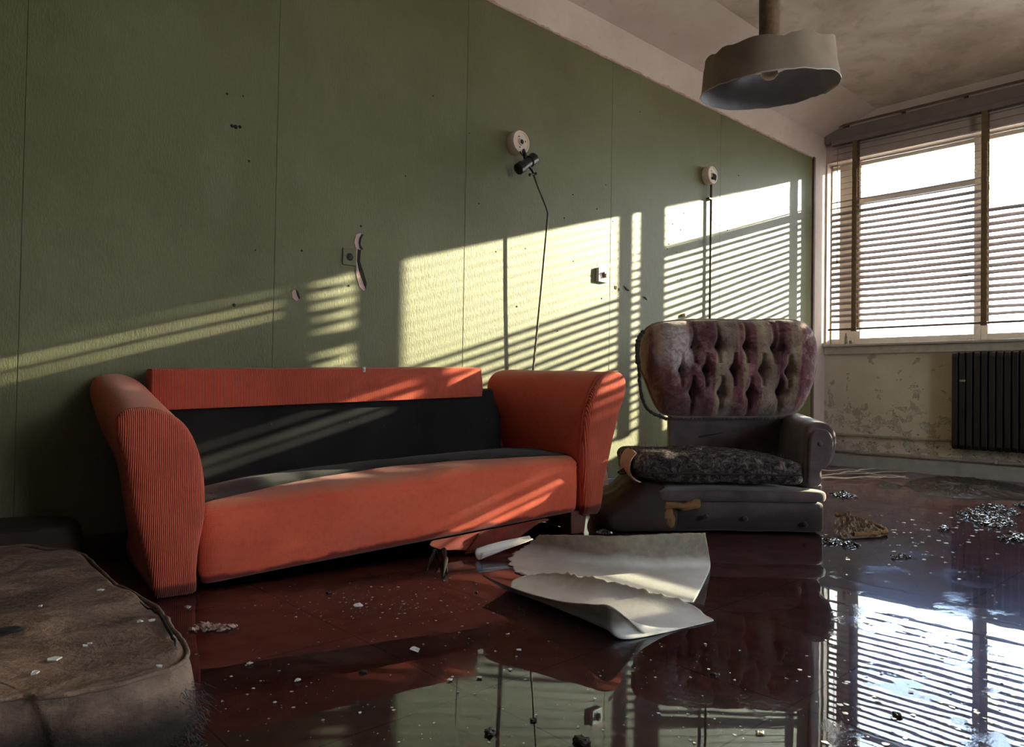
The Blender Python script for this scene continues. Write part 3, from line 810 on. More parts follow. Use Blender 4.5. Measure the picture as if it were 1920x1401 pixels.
# black seat lining
NV = 16; v = []; f = []
for i in range(NU + 1):
    u = .0 + 1.56 * i / NU
    for j in range(NV + 1):
        v_ = .02 + .56 * j / NV
        vb = lerp1(vb_tab, u)
        z = seat_top(u, v_) - .012 + .010 * sin(pi * min(1, max(0, (v_ - vb) / (.5 - vb)))) + .004 * nz((u * 3, v_ * 3, 0), 2)
        if v_ < vb: z -= .02
        if u < .28: z -= .035 * (1 - u / .28) * (1 if v_ > .1 else .4)
        v.append((u, v_, z))
for i in range(NU):
    for j in range(NV):
        a = i * (NV + 1) + j; f.append((a, a + NV + 1, a + NV + 2, a + 1))
obj('seat_lining', v, f, 'black_lining', sofa, mods=(SOL(.02),))
# back: black panel leaning, orange band over the top
def slab(u0, u1, z0a, z0b, z1a, z1b, va, vb, th, nm, mat, nu=40, nzv=8, bulge=.01):
    rings = []
    for i in range(nu + 1):
        k = i / nu; u = u0 + (u1 - u0) * k
        z0 = z0a + (z0b - z0a) * k; z1 = z1a + (z1b - z1a) * k; ring = []
        e_ = min(1, min(i, nu - i) / 1.5); e_ = .6 + .4 * e_
        for j in range(nzv + 1):
            q = j / nzv; ring.append((u, va + (vb - va) * q - bulge * sin(pi * q) * e_ + .004 * nz((u * 2, q * 2, va), 2) + (1 - e_) * th * .3, z0 + (z1 - z0) * q))
        ring.append((u, vb + th * .25, z1 + .007 * e_)); ring.append((u, vb + th * .75, z1 + .007 * e_))
        for j in range(nzv, -1, -2):
            q = j / nzv; ring.append((u, va + (vb - va) * q + th, z0 + (z1 - z0) * q))
        rings.append(ring)
    m = MB(); m.loft(rings, caps=True)
    return m.build(nm, mat, sofa, smooth=True, mods=(('EDGE_SPLIT', dict(split_angle=radians(50))),))
slab(.0, 1.50, .16, .22, .56, .61, .50, .525, .06, 'back_lining', 'black_lining')
slab(-.038, 1.372, .521, .578, .662, .708, .478, .49, .10, 'back_top_band', 'orange_cord', bulge=.006)
slab(-.03, 1.60, .002, .01, .55, .60, .585, .585, .012, 'back_board', 'orange_weave', bulge=0)
# under frame and legs
m = MB(); 
m.add([(.03, .08, .012), (1.5, .08, .095), (1.5, .56, .095), (.03, .56, .012), (.03, .08, .05), (1.5, .08, .15), (1.5, .56, .15), (.03, .56, .05)],
      [(0, 3, 2, 1), (4, 5, 6, 7), (0, 1, 5, 4), (1, 2, 6, 5), (2, 3, 7, 6), (3, 0, 4, 7)])
m.build('base_frame', 'dark_wood', sofa)
for (a, b, hh) in ((1.545, .05, .10), (1.60, .50, .11), (.05, .50, .03)):
    m = MB(); m.add([(a - .03, b - .03, 0), (a + .045, b - .03, 0), (a + .045, b + .04, 0), (a - .03, b + .04, 0), (a - .04, b - .035, hh), (a + .055, b - .035, hh), (a + .055, b + .05, hh), (a - .04, b + .05, hh)],
                    [(0, 3, 2, 1), (4, 5, 6, 7), (0, 1, 5, 4), (1, 2, 6, 5), (2, 3, 7, 6), (3, 0, 4, 7)])
    m.build('leg', 'red_wood', sofa, mods=(BEV(.004),))
m = MB(); m.loft([[(1.60 + .01 * sin(k * 2.0), .07 + .49 * k / 9, .002), (1.595 + .012 * sin(k * 1.3), .07 + .49 * k / 9, .06), (1.60, .07 + .49 * k / 9, .13)] for k in range(10)], caps=False, closed=False)  # black sheet added under the right arm to keep the gap dark
m.build('gap_screen', 'black_lining', sofa, mods=(SOL(.003),))
m = MB(); m.loft([[(.9 + .78 * k / 9, .30 + .01 * sin(k * 1.7), .002), (.9 + .78 * k / 9, .29 + .012 * sin(k * 1.3), .06), (.9 + .78 * k / 9, .30, .14)] for k in range(10)], caps=False, closed=False)  # second black sheet, added to darken the gap below the seat
m.build('gap_screen', 'black_lining', sofa, mods=(SOL(.003),))
# torn orange cloth hanging below the front
rg = []
for i in range(22):
    k = i / 21; u = .80 + .56 * k; zt = roll * u + .010
    dr = (sin(pi * min(1, k * 1.12)) ** .6) * (.055 + .02 * nz((u * 5, 0, 0), 2)) if k < .9 else .004
    dr = max(.003, min(dr, zt - .002))
    rg.append([(u, -.002, zt + .004), (u, -.010 - .01 * sin(k * 14), zt - dr * .5), (u - .02, -.02 - .03 * sin(pi * k) + .01 * nz((u * 9, 1, 0), 2), zt - dr)])
m = MB(); m.loft(rg, caps=False, closed=False); m.build('torn_flap', 'orange_weave', sofa, mods=(SOL(.003), SUB(1)))
rg = []
for i in range(10):
    k = i / 9; u = 1.02 + .20 * k
    rg.append([(u, .0, .055 + roll * u * .3), (u - .05, -.035, .03 + .01 * sin(k * 9)), (u - .12, -.06 + .02 * k, .004 + .01 * k)])
m = MB(); m.loft(rg, caps=False, closed=False); m.build('torn_flap', 'orange_cord', sofa, mods=(SOL(.003), SUB(1)))
# frayed bit at left inside corner
m = MB(); rnd = random.Random(5)
for k in range(50):
    u = .02 + rnd.random() * .16; v_ = .12 + rnd.random() * .2; z = seat_top(u, v_) - .03
    m.tube([(u, v_, z), (u + rnd.uniform(-.03, .03), v_ + rnd.uniform(-.03, .03), z + rnd.uniform(.0, .02)), (u + rnd.uniform(-.05, .05), v_ + rnd.uniform(-.04, .04), z + rnd.uniform(-.005, .02))], .0015, 4)
tag(m.build('frayed_threads', 'fringe', sofa), kind='stuff')
# white chip on the back
q = Vector((.77, .485, .675))
m = MB(); m.add([(.76, .49, .672), (.772, .486, .676), (.770, .482, .697), (.758, .484, .694), (.765, .476, .684)], [(0, 1, 4), (1, 2, 4), (2, 3, 4), (3, 0, 4)])
o = m.build('paint_flake', 'flake'); o.matrix_world = Matrix.Translation(sofa.location) @ Matrix.Rotation(sofa.rotation_euler.z, 4, 'Z'); tag(o, 'white paint flake stuck on the top of the orange sofa back', 'paint flake')

# ------------------------------------------------------------------ armchair
A = fl(1225, 998); B = fl(1550, 1004); ud = (B - A).normalized()
vd = Vector((-ud.y, ud.x, 0))
chair = empty('armchair', (A.x, A.y, 0), math.atan2(ud.y, ud.x), 'rotting tufted armchair with a flowered back and one arm torn away', 'armchair')
def ch(px, py, vv):
    p = on_plane(px, py, A + vd * vv, vd) - A; return Vector((p.dot(ud), vv, p.z))
# base: skirted lower front and rolled upper lip
def cbox(c, s, r, seg, name, mat, fn=None, parent=chair, sub=1):
    v, f = rbox(s, r, seg, fn); v = [Vector(q) + Vector(c) for q in v]
    return obj(name, v, f, mat, parent, mods=((SUB(sub),) if sub else ()))
def fbase(q, p):
    p = p.copy(); p += Vector((0, .008 * nz(p, 6), .003 * nz(p, 9)))
    if q.x < -.3: p.y += .05 * (-.3 - q.x); p.z -= .02 * (-.3 - q.x)
    return p
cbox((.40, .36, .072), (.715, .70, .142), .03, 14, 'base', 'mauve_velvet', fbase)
def flip(q, p):
    p = p.copy(); p.z += .004 * nz(p, 7)
    if q.x < -.2: p.z += -.012 * (-.2 - q.x)
    return p
cbox((.385, .35, .165), (.755, .72, .062), .03, 14, 'front_roll', 'mauve_velvet', flip)
for (px, py) in ((1325, 970), (1398, 973), (1510, 984)):
    p = ch(px, py, -.008); m = MB(); m.lathe([(.011, .006), (.0105, -.004), (.004, -.008)], p, 'Y', 12); m.build('stud', 'mauve_velvet', chair, smooth=True)
# seat cushion
def fcush(q, p):
    p = p.copy(); n = nz(p, 14) * .013 + nz(p, 5, 3) * .012
    d = Vector((p.x, p.y, p.z * 3)); d = d.normalized() if d.length else d
    p += d * n
    if q.x < -.4: p.z += .02 * (-.4 - q.x); p.x -= .01 * q.y
    if q.z > 0: p.z += .014 * cos(q.x * 1.5) * cos(q.y * 1.4) - .02 * max(0, q.x - .3)
    return p
cu = cbox((.275, .235, .275), (.735, .53, .118), .045, 34, 'seat_cushion', 'fuzzy_tapestry', fcush, sub=1)
ring = []
for k in range(40):
    x = -.07 + .70 * k / 39; ring.append((x, -.036 + .004 * nz((x * 9, 0, 0), 2), .262 + .004 * nz((x * 5, 1, 0), 2)))
m = MB(); m.tube(ring, .0045, 6); m.build('piping', 'fringe', cu, smooth=True)
# peeled-back pale cover at the left end of the cushion
rg = []
for i in range(14):
    k = i / 13
    base = [(-.075, -.02), (-.105, .0), (-.11, .0), (-.06, 0)]
    ring = []
    for j in range(7):
        q = j / 6; a = -.9 + 2.7 * q
        ring.append((-.06 - .055 * cos(a - .6) + .015 * nz((k * 3, q * 3, 0), 2), -.045 + .30 * k + .01 * nz((k * 4, q, 3), 2), .285 + .068 * sin(a - .6) + .006 * nz((q * 4, k * 3, 8), 2)))
    rg.append(ring)
m = MB(); m.loft(rg, caps=False, closed=False); m.build('peeled_cover', 'torn_paper', cu, smooth=True, mods=(SOL(.004), SUB(1)))
# fuzz tufts on cushion
m = MB(); rnd = random.Random(11)
for k in range(900):
    x = rnd.uniform(-.08, .63); side = rnd.random()
    if side < .6: y = -.032; z = rnd.uniform(.225, .325); d = Vector((0, -1, .2))
    else: y = rnd.uniform(-.02, .3); z = .338; d = Vector((0, -.3, 1))
    l_ = rnd.uniform(.006, .020) * (1.5 if x < .3 else .8)
    p0 = Vector((x, y, z)); p1 = p0 + d * l_ + Vector((rnd.uniform(-1, 1), 0, rnd.uniform(-1, 1))) * l_ * .7
    w_ = Vector((.0012, 0, .0008)); m.add([p0 - w_, p0 + w_, p1], [(0, 1, 2)])
tag(m.build('fuzz', 'fringe', cu), kind='stuff')
# right arm
N = 44
FA = [(.668, .20), (.668, .26), (.672, .33), (.676, .40), (.684, .455), (.705, .482), (.745, .492), (.785, .482), (.812, .45), (.820, .41), (.815, .365), (.800, .32), (.775, .292), (.752, .285), (.745, .26), (.742, .20)]
RA = [(.75, .20), (.75, .26), (.755, .33), (.76, .40), (.775, .47), (.80, .50), (.845, .515), (.89, .505), (.925, .475), (.935, .43), (.93, .38), (.915, .34), (.885, .31), (.86, .29), (.85, .26), (.845, .20)]
Fp = catmull([(a, b, 0) for a, b in FA], N, True); Rp = catmull([(a, b, 0) for a, b in RA], N, True)
cF = sum(Fp, Vector()) / N; cR = sum(Rp, Vector()) / N; rings = []
for dv, k, s in [(-.002, 0, .5), (0, 0, .82), (.006, 0, .94), (.018, 0, .995)] + [(.02 + .60 * q / 20, q / 20, 1.0 + (.012 if q % 5 == 0 else 0)) for q in range(1, 21)]:
    c = cF.lerp(cR, k); rings.append([(c.x + (p.x - c.x) * s, .05 + dv + .003 * nz((p.x * 8, p.y * 8, dv), 2), max(.17, c.y + (p.y - c.y) * s)) for p in (Fp[i].lerp(Rp[i], k) for i in range(N))])
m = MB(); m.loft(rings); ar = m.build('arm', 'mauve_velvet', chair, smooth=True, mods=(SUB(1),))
# raised facing on the arm front and its button
rings = []
for dv, s in ((.01, .74), (-.006, .74), (-.012, .70), (-.014, .60)):
    rings.append([(cF.x - .002 + (p.x - cF.x) * s, .05 + dv, cF.y - .012 + (p.y - cF.y) * (s + .12)) for p in Fp])
m = MB(); m.loft(rings); m.build('facing', 'mauve_velvet', ar, smooth=True)
p = ch(1535, 832, .05); m = MB(); m.lathe([(.011, -.008), (.010, -.020), (.004, -.024)], p, 'Y', 12); m.build('button', 'mauve_velvet', ar, smooth=True)
# lower leg panel under the arm and outer side
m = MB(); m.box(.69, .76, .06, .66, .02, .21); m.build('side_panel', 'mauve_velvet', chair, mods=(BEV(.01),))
# lower back panel
def fback(q, p):
    p = p.copy(); p.y += .02 * q.x ** 2 * -1 + .006 * nz(p, 5); return p
cbox((.49, .63, .335), (.62, .07, .34), .02, 12, 'back_panel', 'mauve_velvet', fback)
cbox((.205, .615, .34), (.03, .05, .33), .01, 6, 'back_post', 'dark_wood', lambda q, p: p + Vector((.006 * nz(p, 20), 0, 0)))
m = MB(); m.add([(.33, .588, .385), (.46, .588, .405), (.47, .588, .409), (.40, .588, .396), (.34, .588, .378)], [(0, 1, 2, 3, 4)]); m.build('slit', 'shadow_hole', chair, mods=(SOL(.003),))
# tufted back cushion
pw = ch(1258, 652, .56)
t = NT('tapestry')     # faded burgundy and straw stripes with blurred flowers, one wing worn pale
st = t.noise(1, 2, .5, t.map((13, .6, .9), (3.3, 0, 0)))
fl_ = t.noise(11, 5, .6, dist=.9); fd = t.noise(5, 5, .6); fe = t.noise(34, 4, .6, dist=1.0)
c = t.ramp(st, [(.44, (.13, .042, .05)), (.50, (.19, .075, .082)), (.54, (.29, .22, .155)), (.7, (.40, .33, .25))])
c = t.mix(t.math('MULTIPLY', t.ramp(fl_, [(.48, 0.0), (.56, 1.0), (.66, 0.0)]), .5), c, (.34, .22, .20))
c = t.mix(t.math('MULTIPLY', t.ramp(fe, [(.5, 0.0), (.62, 1.0)]), .35), c, (.07, .03, .035))
c = t.mix(t.math('MULTIPLY', t.ramp(fd, [(.45, 0.0), (.62, 1.0)]), .5), c, (.05, .026, .03))
nd = t.node('ShaderNodeVectorMath', operation='DISTANCE'); t.l.new(t.map((1, 0, .8)), nd.inputs[0]); nd.inputs[1].default_value = (pw.x, 0, pw.z * .8)
wm = t.ramp(t.math('ADD', nd.outputs['Value'], t.math('MULTIPLY', t.math('SUBTRACT', t.noise(13, 4), .5), .10)), [(.055, 1.0), (.115, 0.0)])
c = t.mix(wm, c, t.ramp(fe, [(.4, (.30, .24, .24)), (.6, (.50, .45, .44))]))
M['tapestry'] = t.bsdf(c, .95, t.bump(t.math('ADD', fe, t.noise(90, 3)), .5, .006), spec=.2, Sheen_Weight=.25)
OUT = [(1196, 665), (1200, 640), (1210, 618), (1235, 606), (1290, 601), (1330, 600), (1365, 601), (1400, 602), (1440, 600), (1482, 601), (1508, 609), (1522, 628), (1528, 655), (1526, 690), (1518, 725), (1505, 755), (1488, 774), (1465, 780), (1420, 781), (1370, 781), (1310, 781), (1262, 780), (1238, 772), (1224, 750), (1210, 715), (1200, 690)]
VC = .56
O = [ch(x, y, VC) for x, y in OUT]
cen = Vector((sum(p.x for p in O) / len(O), VC, sum(p.z for p in O) / len(O)))
NA, NR = 280, 84
OO = catmull(O, 400, True)
def rad_at(a):
    best = 0
    return best
angs = []
for p in OO: angs.append((math.atan2(p.z - cen.z, p.x - cen.x), sqrt((p.z - cen.z) ** 2 + (p.x - cen.x) ** 2)))
angs.sort(); angs = [(angs[-1][0] - 2 * pi, angs[-1][1])] + angs + [(angs[0][0] + 2 * pi, angs[0][1])]
def rad_at(a): return lerp1(angs, a)
BT = [(1292, 652), (1336, 652), (1387, 652), (1438, 654), (1268, 695), (1313, 695), (1364, 694), (1416, 695), (1463, 698), (1289, 736), (1341, 736), (1394, 737), (1449, 734)]
BTS = [ch(x, y, VC) for x, y in BT]
topz = max(p.z for p in O); botz = min(p.z for p in O)
def tuft(u, w_):
    d = 0
    for i, b in enumerate(BTS):
        r2 = ((u - b.x) ** 2 + (w_ - b.z) ** 2)
        d += .052 * exp(-r2 / (2 * .020 ** 2)) + .012 * exp(-r2 / (2 * .006 ** 2))
        # pleats running up and down
        up = 1.0 if i < 4 else .0; dn = 1.0 if i >= 9 else .0
        dz = w_ - b.z
        ext_u = .13 if up else .085; ext_d = .13 if dn else .085
        if 0 <= dz < ext_u: d += .030 * exp(-((u - b.x) / .009) ** 2) * (1 - dz / ext_u * .5)
        if -ext_d < dz < 0: d += .030 * exp(-((u - b.x) / .009) ** 2) * (1 + dz / ext_d * .5)
    return d
uL = BTS[0].x - .02; uR = BTS[3].x + .02
def cush_v(u, w_, r):
    e_ = (1 - r ** 3.2); e_ = max(0, e_) ** .5
    v_ = -.135 * e_
    wing = 0
    if u < uL: wing = min(1, (uL - u) / .10)
    if u > uR + .01: wing = min(1, (u - uR - .01) / .10)
    v_ -= .055 * wing ** .8 * e_ * min(1, max(0, (w_ - botz) / .15))
    # crease beside the wings, above the first row of buttons
    if w_ > BTS[0].z - .02:
        for uc in (uL, uR + .01): v_ += .022 * exp(-((u - uc) / .010) ** 2) * e_
    v_ += tuft(u, w_) * min(1, e_ * 1.4) + .007 * nz((u, w_, 0), 12)
    return v_
v = [(cen.x, VC + cush_v(cen.x, cen.z, 0), cen.z)]; f = []
for j in range(1, NR + 1):
    r = (j / NR) ** .8
    for i in range(NA):
        a = -pi + 2 * pi * i / NA; R_ = rad_at(a)
        u = cen.x + R_ * r * cos(a); w_ = cen.z + R_ * r * sin(a)
        v.append((u, VC + cush_v(u, w_, r), w_))
for i in range(NA): f.append((0, 1 + i, 1 + (i + 1) % NA))
for j in range(NR - 1):
    for i in range(NA):
        a = 1 + j * NA + i; b = 1 + j * NA + (i + 1) % NA; f.append((a, a + NA, b + NA, b))
# rear side
b0 = len(v)
for j, (r, dv) in enumerate(((1.0, .03), (.985, .08), (.93, .12), (.6, .135))):
    for i in range(NA):
        a = -pi + 2 * pi * i / NA; R_ = rad_at(a); v.append((cen.x + R_ * r * cos(a), VC + dv, cen.z + R_ * r * sin(a)))
pr_ = 1 + (NR - 1) * NA
for j in range(4):
    s0 = pr_ if j == 0 else b0 + (j - 1) * NA; s1 = b0 + j * NA
    for i in range(NA): f.append((s0 + i, s1 + i, s1 + (i + 1) % NA, s0 + (i + 1) % NA))
v.append((cen.x, VC + .137, cen.z)); L_ = len(v) - 1; s1 = b0 + 3 * NA
for i in range(NA): f.append((s1 + i, L_, s1 + (i + 1) % NA))
bc = obj('back_cushion', v, f, 'tapestry', chair)
for b in BTS:
    vv = VC + cush_v(b.x, b.z, .3)
    m = MB(); m.lathe([(.011, .006), (.0115, -.003), (.008, -.008), (.003, -.009)], (b.x, vv - .002, b.z), 'Y', 12); m.build('button', 'mauve_velvet', bc, smooth=True)
ring = [Vector((cen.x + rad_at(-pi + 2 * pi * i / 120) * 1.0 * cos(-pi + 2 * pi * i / 120), VC - .012 + .004 * nz((i, 0, 0), .4), cen.z + rad_at(-pi + 2 * pi * i / 120) * sin(-pi + 2 * pi * i / 120))) for i in range(121)]
m = MB(); m.tube(ring, [.0065 * (1 + .35 * nz((i, 1, 0), .7)) for i in range(121)], 7); m.build('piping', 'fringe_pale', bc, smooth=True)
# frayed bottom edge
m = MB(); rnd = random.Random(2)
for k in range(420):
    px = 1258 + rnd.random() * 228; p0 = ch(px, 781, VC - .02); l_ = rnd.uniform(.006, .02)
    p1 = p0 + Vector((rnd.uniform(-.5, .5) * l_, rnd.uniform(-.4, .1) * l_, -l_)); p0.z += .006; w_ = Vector((.0015, 0, 0)); m.add([p0 - w_, p0 + w_, p1], [(0, 1, 2)])
tag(m.build('frayed_edge', 'fringe_pale', bc), kind='stuff')
# torn dark strip dangling at left
pts = [ch(1206, 622, .50), ch(1197, 638, .48), ch(1195, 665, .46), ch(1198, 690, .46), ch(1199, 715, .46), ch(1203, 742, .46), ch(1211, 763, .46), ch(1224, 775, .48), ch(1238, 781, .51), ch(1250, 786, .53)]
pc_ = catmull(pts, 60)
m = MB(); m.tube([p + Vector((.003 * nz((k, 0, 0), .9), .003 * nz((k, 2, 0), .9), 0)) for k, p in enumerate(pc_)], [.008 * (1 + .6 * nz((k, 5, 0), .8)) * (1.5 if k < 18 else 1.0) for k in range(60)], 7)
rnd = random.Random(8)
for k in range(420):
    p0 = pc_[rnd.randrange(60)]; l_ = rnd.uniform(.008, .02); d = Vector((rnd.uniform(-1, .6), rnd.uniform(-1, 1), rnd.uniform(-1.2, .4))).normalized()
    w_ = Vector((.0012, 0, .0012)); m.add([p0 - w_, p0 + w_, p0 + d * l_], [(0, 1, 2)])
m.build('torn_strip', 'fringe', bc)
m = MB()
for (x0, y0, l0) in ((1237, 776, .03), (1254, 784, .028), (1244, 780, .02)):
    p0 = ch(x0, y0, .53); m.tube([p0, p0 + Vector((.004, 0, -l0 * .6)), p0 + Vector((-.003, 0, -l0))], [.004, .003, .001], 5)
m.build('loose_thread', 'fringe', bc)
# collapsed left arm: brown slab leaning outward
P00 = [(-.02, .02), (-.02, .60)]
rg = []
for i in range(16):
    k = i / 15; v_ = -.02 + .62 * k
    sk = .03 * nz((k * 2, 0, 0), 2)
    prof = [(.10, .0), (.02, .0), (-.10, .0), (-.20, .004), (-.245, .03), (-.25, .07), (-.215, .105), (-.15, .145), (-.09, .19), (-.03, .215), (.05, .19), (.11, .15)]
    cv = catmull([(a, b, 0) for a, b in prof], 30, True)
    e_ = .80 + .20 * min(1, min(i, 15 - i) / 2)
    rg.append([(-.03 + (q.x + .03) * e_ + sk, v_ + .35 * q.x * .3, max(.001, q.y * e_ * (1 + .10 * nz((q.x * 9, v_ * 6, 0), 2)))) for q in cv])
m = MB(); m.loft(rg); ca = m.build('collapsed_arm', 'brown_cover', chair, smooth=True, mods=(SUB(1),))
for k in (.18, .36):
    m = MB(); m.tube([(-.03 - .20 * q, k - .2 * q * .3 - .02, .222 - .21 * q * .72) for q in [j / 8 for j in range(9)]], .003, 5); m.build('seam', 'dark_wood', ca, smooth=True)
m = MB(); m.add([(-.13, .12, .235), (-.06, .10, .25), (-.04, .16, .26), (-.09, .18, .27), (-.14, .15, .24)], [(0, 1, 2, 3, 4)]); m.build('torn_flap', 'fringe', chair, mods=(SOL(.006),))
# exposed foam under the roll
v, f = rbox((.17, .035, .035), .014, 12, lambda q, p: p + Vector((.012 * nz(p, 18), .01 * nz(p, 22, 4), .018 * nz(p, 14, 2) + .012 * q.x)))
obj('foam', [Vector(q) + Vector((.125, .006, .122)) for q in v], f, 'foam', chair)
v, f = rbox((.05, .04, .10), .016, 10, lambda q, p: p + Vector((.012 * nz(p, 18), .01 * nz(p, 22, 4), .012 * nz(p, 14, 2))))
obj('foam', [Vector(q) + Vector((.065, .02, .07)) for q in v], f, 'foam', chair)

# ------------------------------------------------------------------ mattresses
def mattress(outline, ztop, name, label, mat='mattress_ticking', bulge=.03, n=90, pipe=True, dip=None, px_=1.0):
    c0 = Vector((sum(p[0] for p in outline) / len(outline), sum(p[1] for p in outline) / len(outline), 0))
    root = empty(name, c0, 0, label, 'mattress')
    loop = catmull([(p[0] - c0.x, p[1] - c0.y, 0) for p in outline], n, True); rings = []
    def pt(p, s, z, top=False):
        q = Vector((p.x * s, p.y * s, z)); w_ = q + c0
        q.z += (.012 * nz(w_, 2.2) + .004 * nz(w_, 9)) * (1 if z > .05 else .2)
        if top and dip: q.z += dip(w_)
        q.x += .012 * nz((w_.x, w_.y, z * 3), 7); q.y += .012 * nz((w_.x, w_.y, z * 3 + 9), 7)
        q.z = max(q.z, .0005); return q
    R = lambda d: 1 + d / .75
    for d, z in ((-.02, .0), (.0, .012), (bulge * .8, ztop * .28), (bulge, ztop * .5), (bulge * .75, ztop * .74), (.008, ztop * .92)): rings.append([pt(p, R(d), z) for p in loop])
    for s in (.985, .965, .94, .9, .84, .76, .66, .54, .42, .3, .18, .06): rings.append([pt(p, s, ztop + .008 * (1 - s), True) for p in loop])
    m = MB(); m.loft(rings); o = m.build('body', mat, root, smooth=True, mods=(SUB(1),))
    if pipe:
        m = MB(); L = [pt(p, R(.004), ztop * .955) + Vector((0, 0, .004)) for p in loop]; m.tube(L + [L[0]], .0045, 6); m.build('piping', mat, root, smooth=True)
    return root
Z1 = .16
def msurf(x, y): return Z1 + .006 + .012 * nz((x, y, Z1), 2.2) + .004 * nz((x, y, Z1), 9) + mdip(Vector((x, y, Z1)))
def mdip(w_): return .010 * nz((w_.x * 1.0, w_.y * 2.2, 3), 3.2) + .004 * nz((w_.x, w_.y * 2, 6), 14)
def F2(x, y, z=Z1): p = fl(x, y, z); return (p.x, p.y)
ol = [F2(140, 1032), F2(185, 1064), F2(235, 1105), F2(285, 1140), F2(318, 1168), F2(338, 1195), F2(343, 1225), F2(318, 1246), F2(270, 1262), F2(180, 1285), F2(90, 1297), F2(0, 1305), (-6.45, -1.62), (-6.85, -1.66), (-7.15, -1.60), (-7.22, -1.3), (-7.2, -.9), (-7.15, -.60), (-6.8, -.47), (-6.4, -.45), F2(0, 1024), F2(80, 1026)]
mt = mattress(ol, Z1, 'mattress', 'stained brown mattress with split piping and mouldy frayed corner lying on the wet floor', dip=mdip, n=140)
# groove between top panel and piping at corner, mould fluff at the corner
m = MB(); rnd = random.Random(21); loc = mt.location
L = [fl(262, 1130, Z1 + .004), fl(295, 1150, Z1 + .004), fl(315, 1175, Z1 + .004), fl(327, 1205, Z1 + .004), fl(328, 1222, Z1 + .003)]
L = catmull(L, 24); [setattr(p, 'z', msurf(p.x, p.y) + .001) for p in L]
m.tube([p - loc for p in L], [.0006 + .0022 * sin(pi * k / 23) ** .7 for k in range(24)], 6); m.build('split_seam', 'shadow_hole', mt, smooth=True)
m = MB()
for k in range(1500):
    px = 200 + (rnd.random() ** .6) * 165; zz = rnd.uniform(.0, .12)
    a = rnd.random()
    p0 = fl(px, 1255 - (px - 200) * .12 + 18 * (.5 - rnd.random()), Z1); p0.z = zz
    # push to the side surface of the corner
    c = Vector((-6.15, -1.30, 0)); d = Vector((p0.x, p0.y, 0)) - c; dn = d.normalized()
    p0 += dn * rnd.uniform(.0, .03); 
    l_ = rnd.uniform(.006, .022)
    p1 = p0 + dn * l_ * .8 + Vector((rnd.uniform(-1, 1), rnd.uniform(-1, 1), rnd.uniform(-1.3, .4))) * l_ * .7
    p1.z = max(p1.z, .001)
    w_ = Vector((.0008, .0006, 0)); m.add([p0 - w_ - loc, p0 + w_ - loc, p1 - loc], [(0, 1, 2)])
tag(m.build('frayed_fibres', 'fringe', mt), kind='stuff')
ol2 = [(-5.80, -.10), (-5.76, -.20), (-5.79, -.30), (-5.86, -.35), (-6.1, -.36), (-6.5, -.36), (-6.9, -.35), (-7.2, -.35), (-7.24, -.2), (-7.15, -.09), (-6.7, -.07), (-6.2, -.07), (-5.95, -.08)]
mattress(ol2, .185, 'mattress', 'dark brown folded mattress wedged against the green wall behind the larger one', 'brown_cover', bulge=.012, n=64, pipe=False)
for i, (x, y, s) in enumerate([(101, 1230, .012), (285, 1164, .009), (262, 1167, .006), (168, 1202, .006), (160, 1206, .005), (66, 1257, .007), (188, 1115, .008), (75, 1147, .005), (299, 1252, .006)]):
    p = fl(x, y, Z1 + .005); p.z = msurf(p.x, p.y) + .0015; m = MB(); rnd = random.Random(i)
    q = [Vector((s * cos(a) * rnd.uniform(.6, 1.1), s * sin(a) * rnd.uniform(.6, 1.1), rnd.uniform(0, .003))) for a in (0, 1.2, 2.3, 3.4, 4.9)]
    m.add(q, [(0, 1, 2, 3, 4)]); o = m.build('paint_flake', 'flake', mods=(SOL(.002),)); o.location = p
    tag(o, ['largest white paint flake on the brown mattress, by its front left edge', 'white paint flake on the brown mattress beside the split piping', 'small white paint flake left of the one beside the split piping',
            'right one of two tiny white flakes side by side on the mattress middle', 'left one of two tiny white flakes side by side on the mattress middle', 'narrow white flake close above the front seam of the mattress',
            'thin white flake on the mattress middle nearest the sofa', 'tiny pale flake near the left edge of the mattress', 'small white flake at the mattress front corner above the mouldy fraying'][i], 'paint flake')
p = fl(14, 1183, Z1 + .012); m = MB(); m.lathe([(.001, .002), (.02, .003), (.028, .0)], n=14); o = m.build('hole', 'shadow_hole', mt); o.location = p - mt.location; o.scale = (1, .8, 1)

# ------------------------------------------------------------------ curled sheets of floor vinyl
def sheet(rows, name, label, mat='vinyl_sheet', nu=60, nv=30, jag=None, th=.003, rip=.0):
    R_ = [catmull([at(*p) if len(p) == 3 else p[0] for p in row], nu) for row in rows]
    cols = [catmull([r[i] for r in R_], nv) for i in range(nu)]
    c0 = sum((p for r in R_ for p in r), Vector()) / (nu * len(R_)); c0.z = 0
    v = []; f = []
    for i in range(nu):
        for j in range(nv):
            p = cols[i][j]; 
            if jag: p = p + jag(i / (nu - 1), j / (nv - 1), cols[i])
            p = Vector((p.x, p.y, max(p.z, .0025))); v.append(p - c0)
    for i in range(nu - 1):
        for j in range(nv - 1): a = i * nv + j; f.append((a, a + nv, a + nv + 1, a + 1))
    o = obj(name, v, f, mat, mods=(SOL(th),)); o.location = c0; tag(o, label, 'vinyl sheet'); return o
def T(x, y, d=0.0): return (x, y, ft(x, y) + d)
def U(x, y, xr, yr, d):  # point seen at x,y standing above/behind the floor point seen at xr,yr
    return (x, y, ft(xr, yr) + d)
def jag1(s, q, col):
    k = 0
    d = Vector((0, 0, 0))
    if s < .12: e_ = (1 - s / .12); d += CR * (.03 * nz((q * 9, 0, 0), 2) * e_)
    if q > .93: d += Vector((0, 0, 1)) * (.003 * nz((s * 22, 0, 0), 2))
    return d
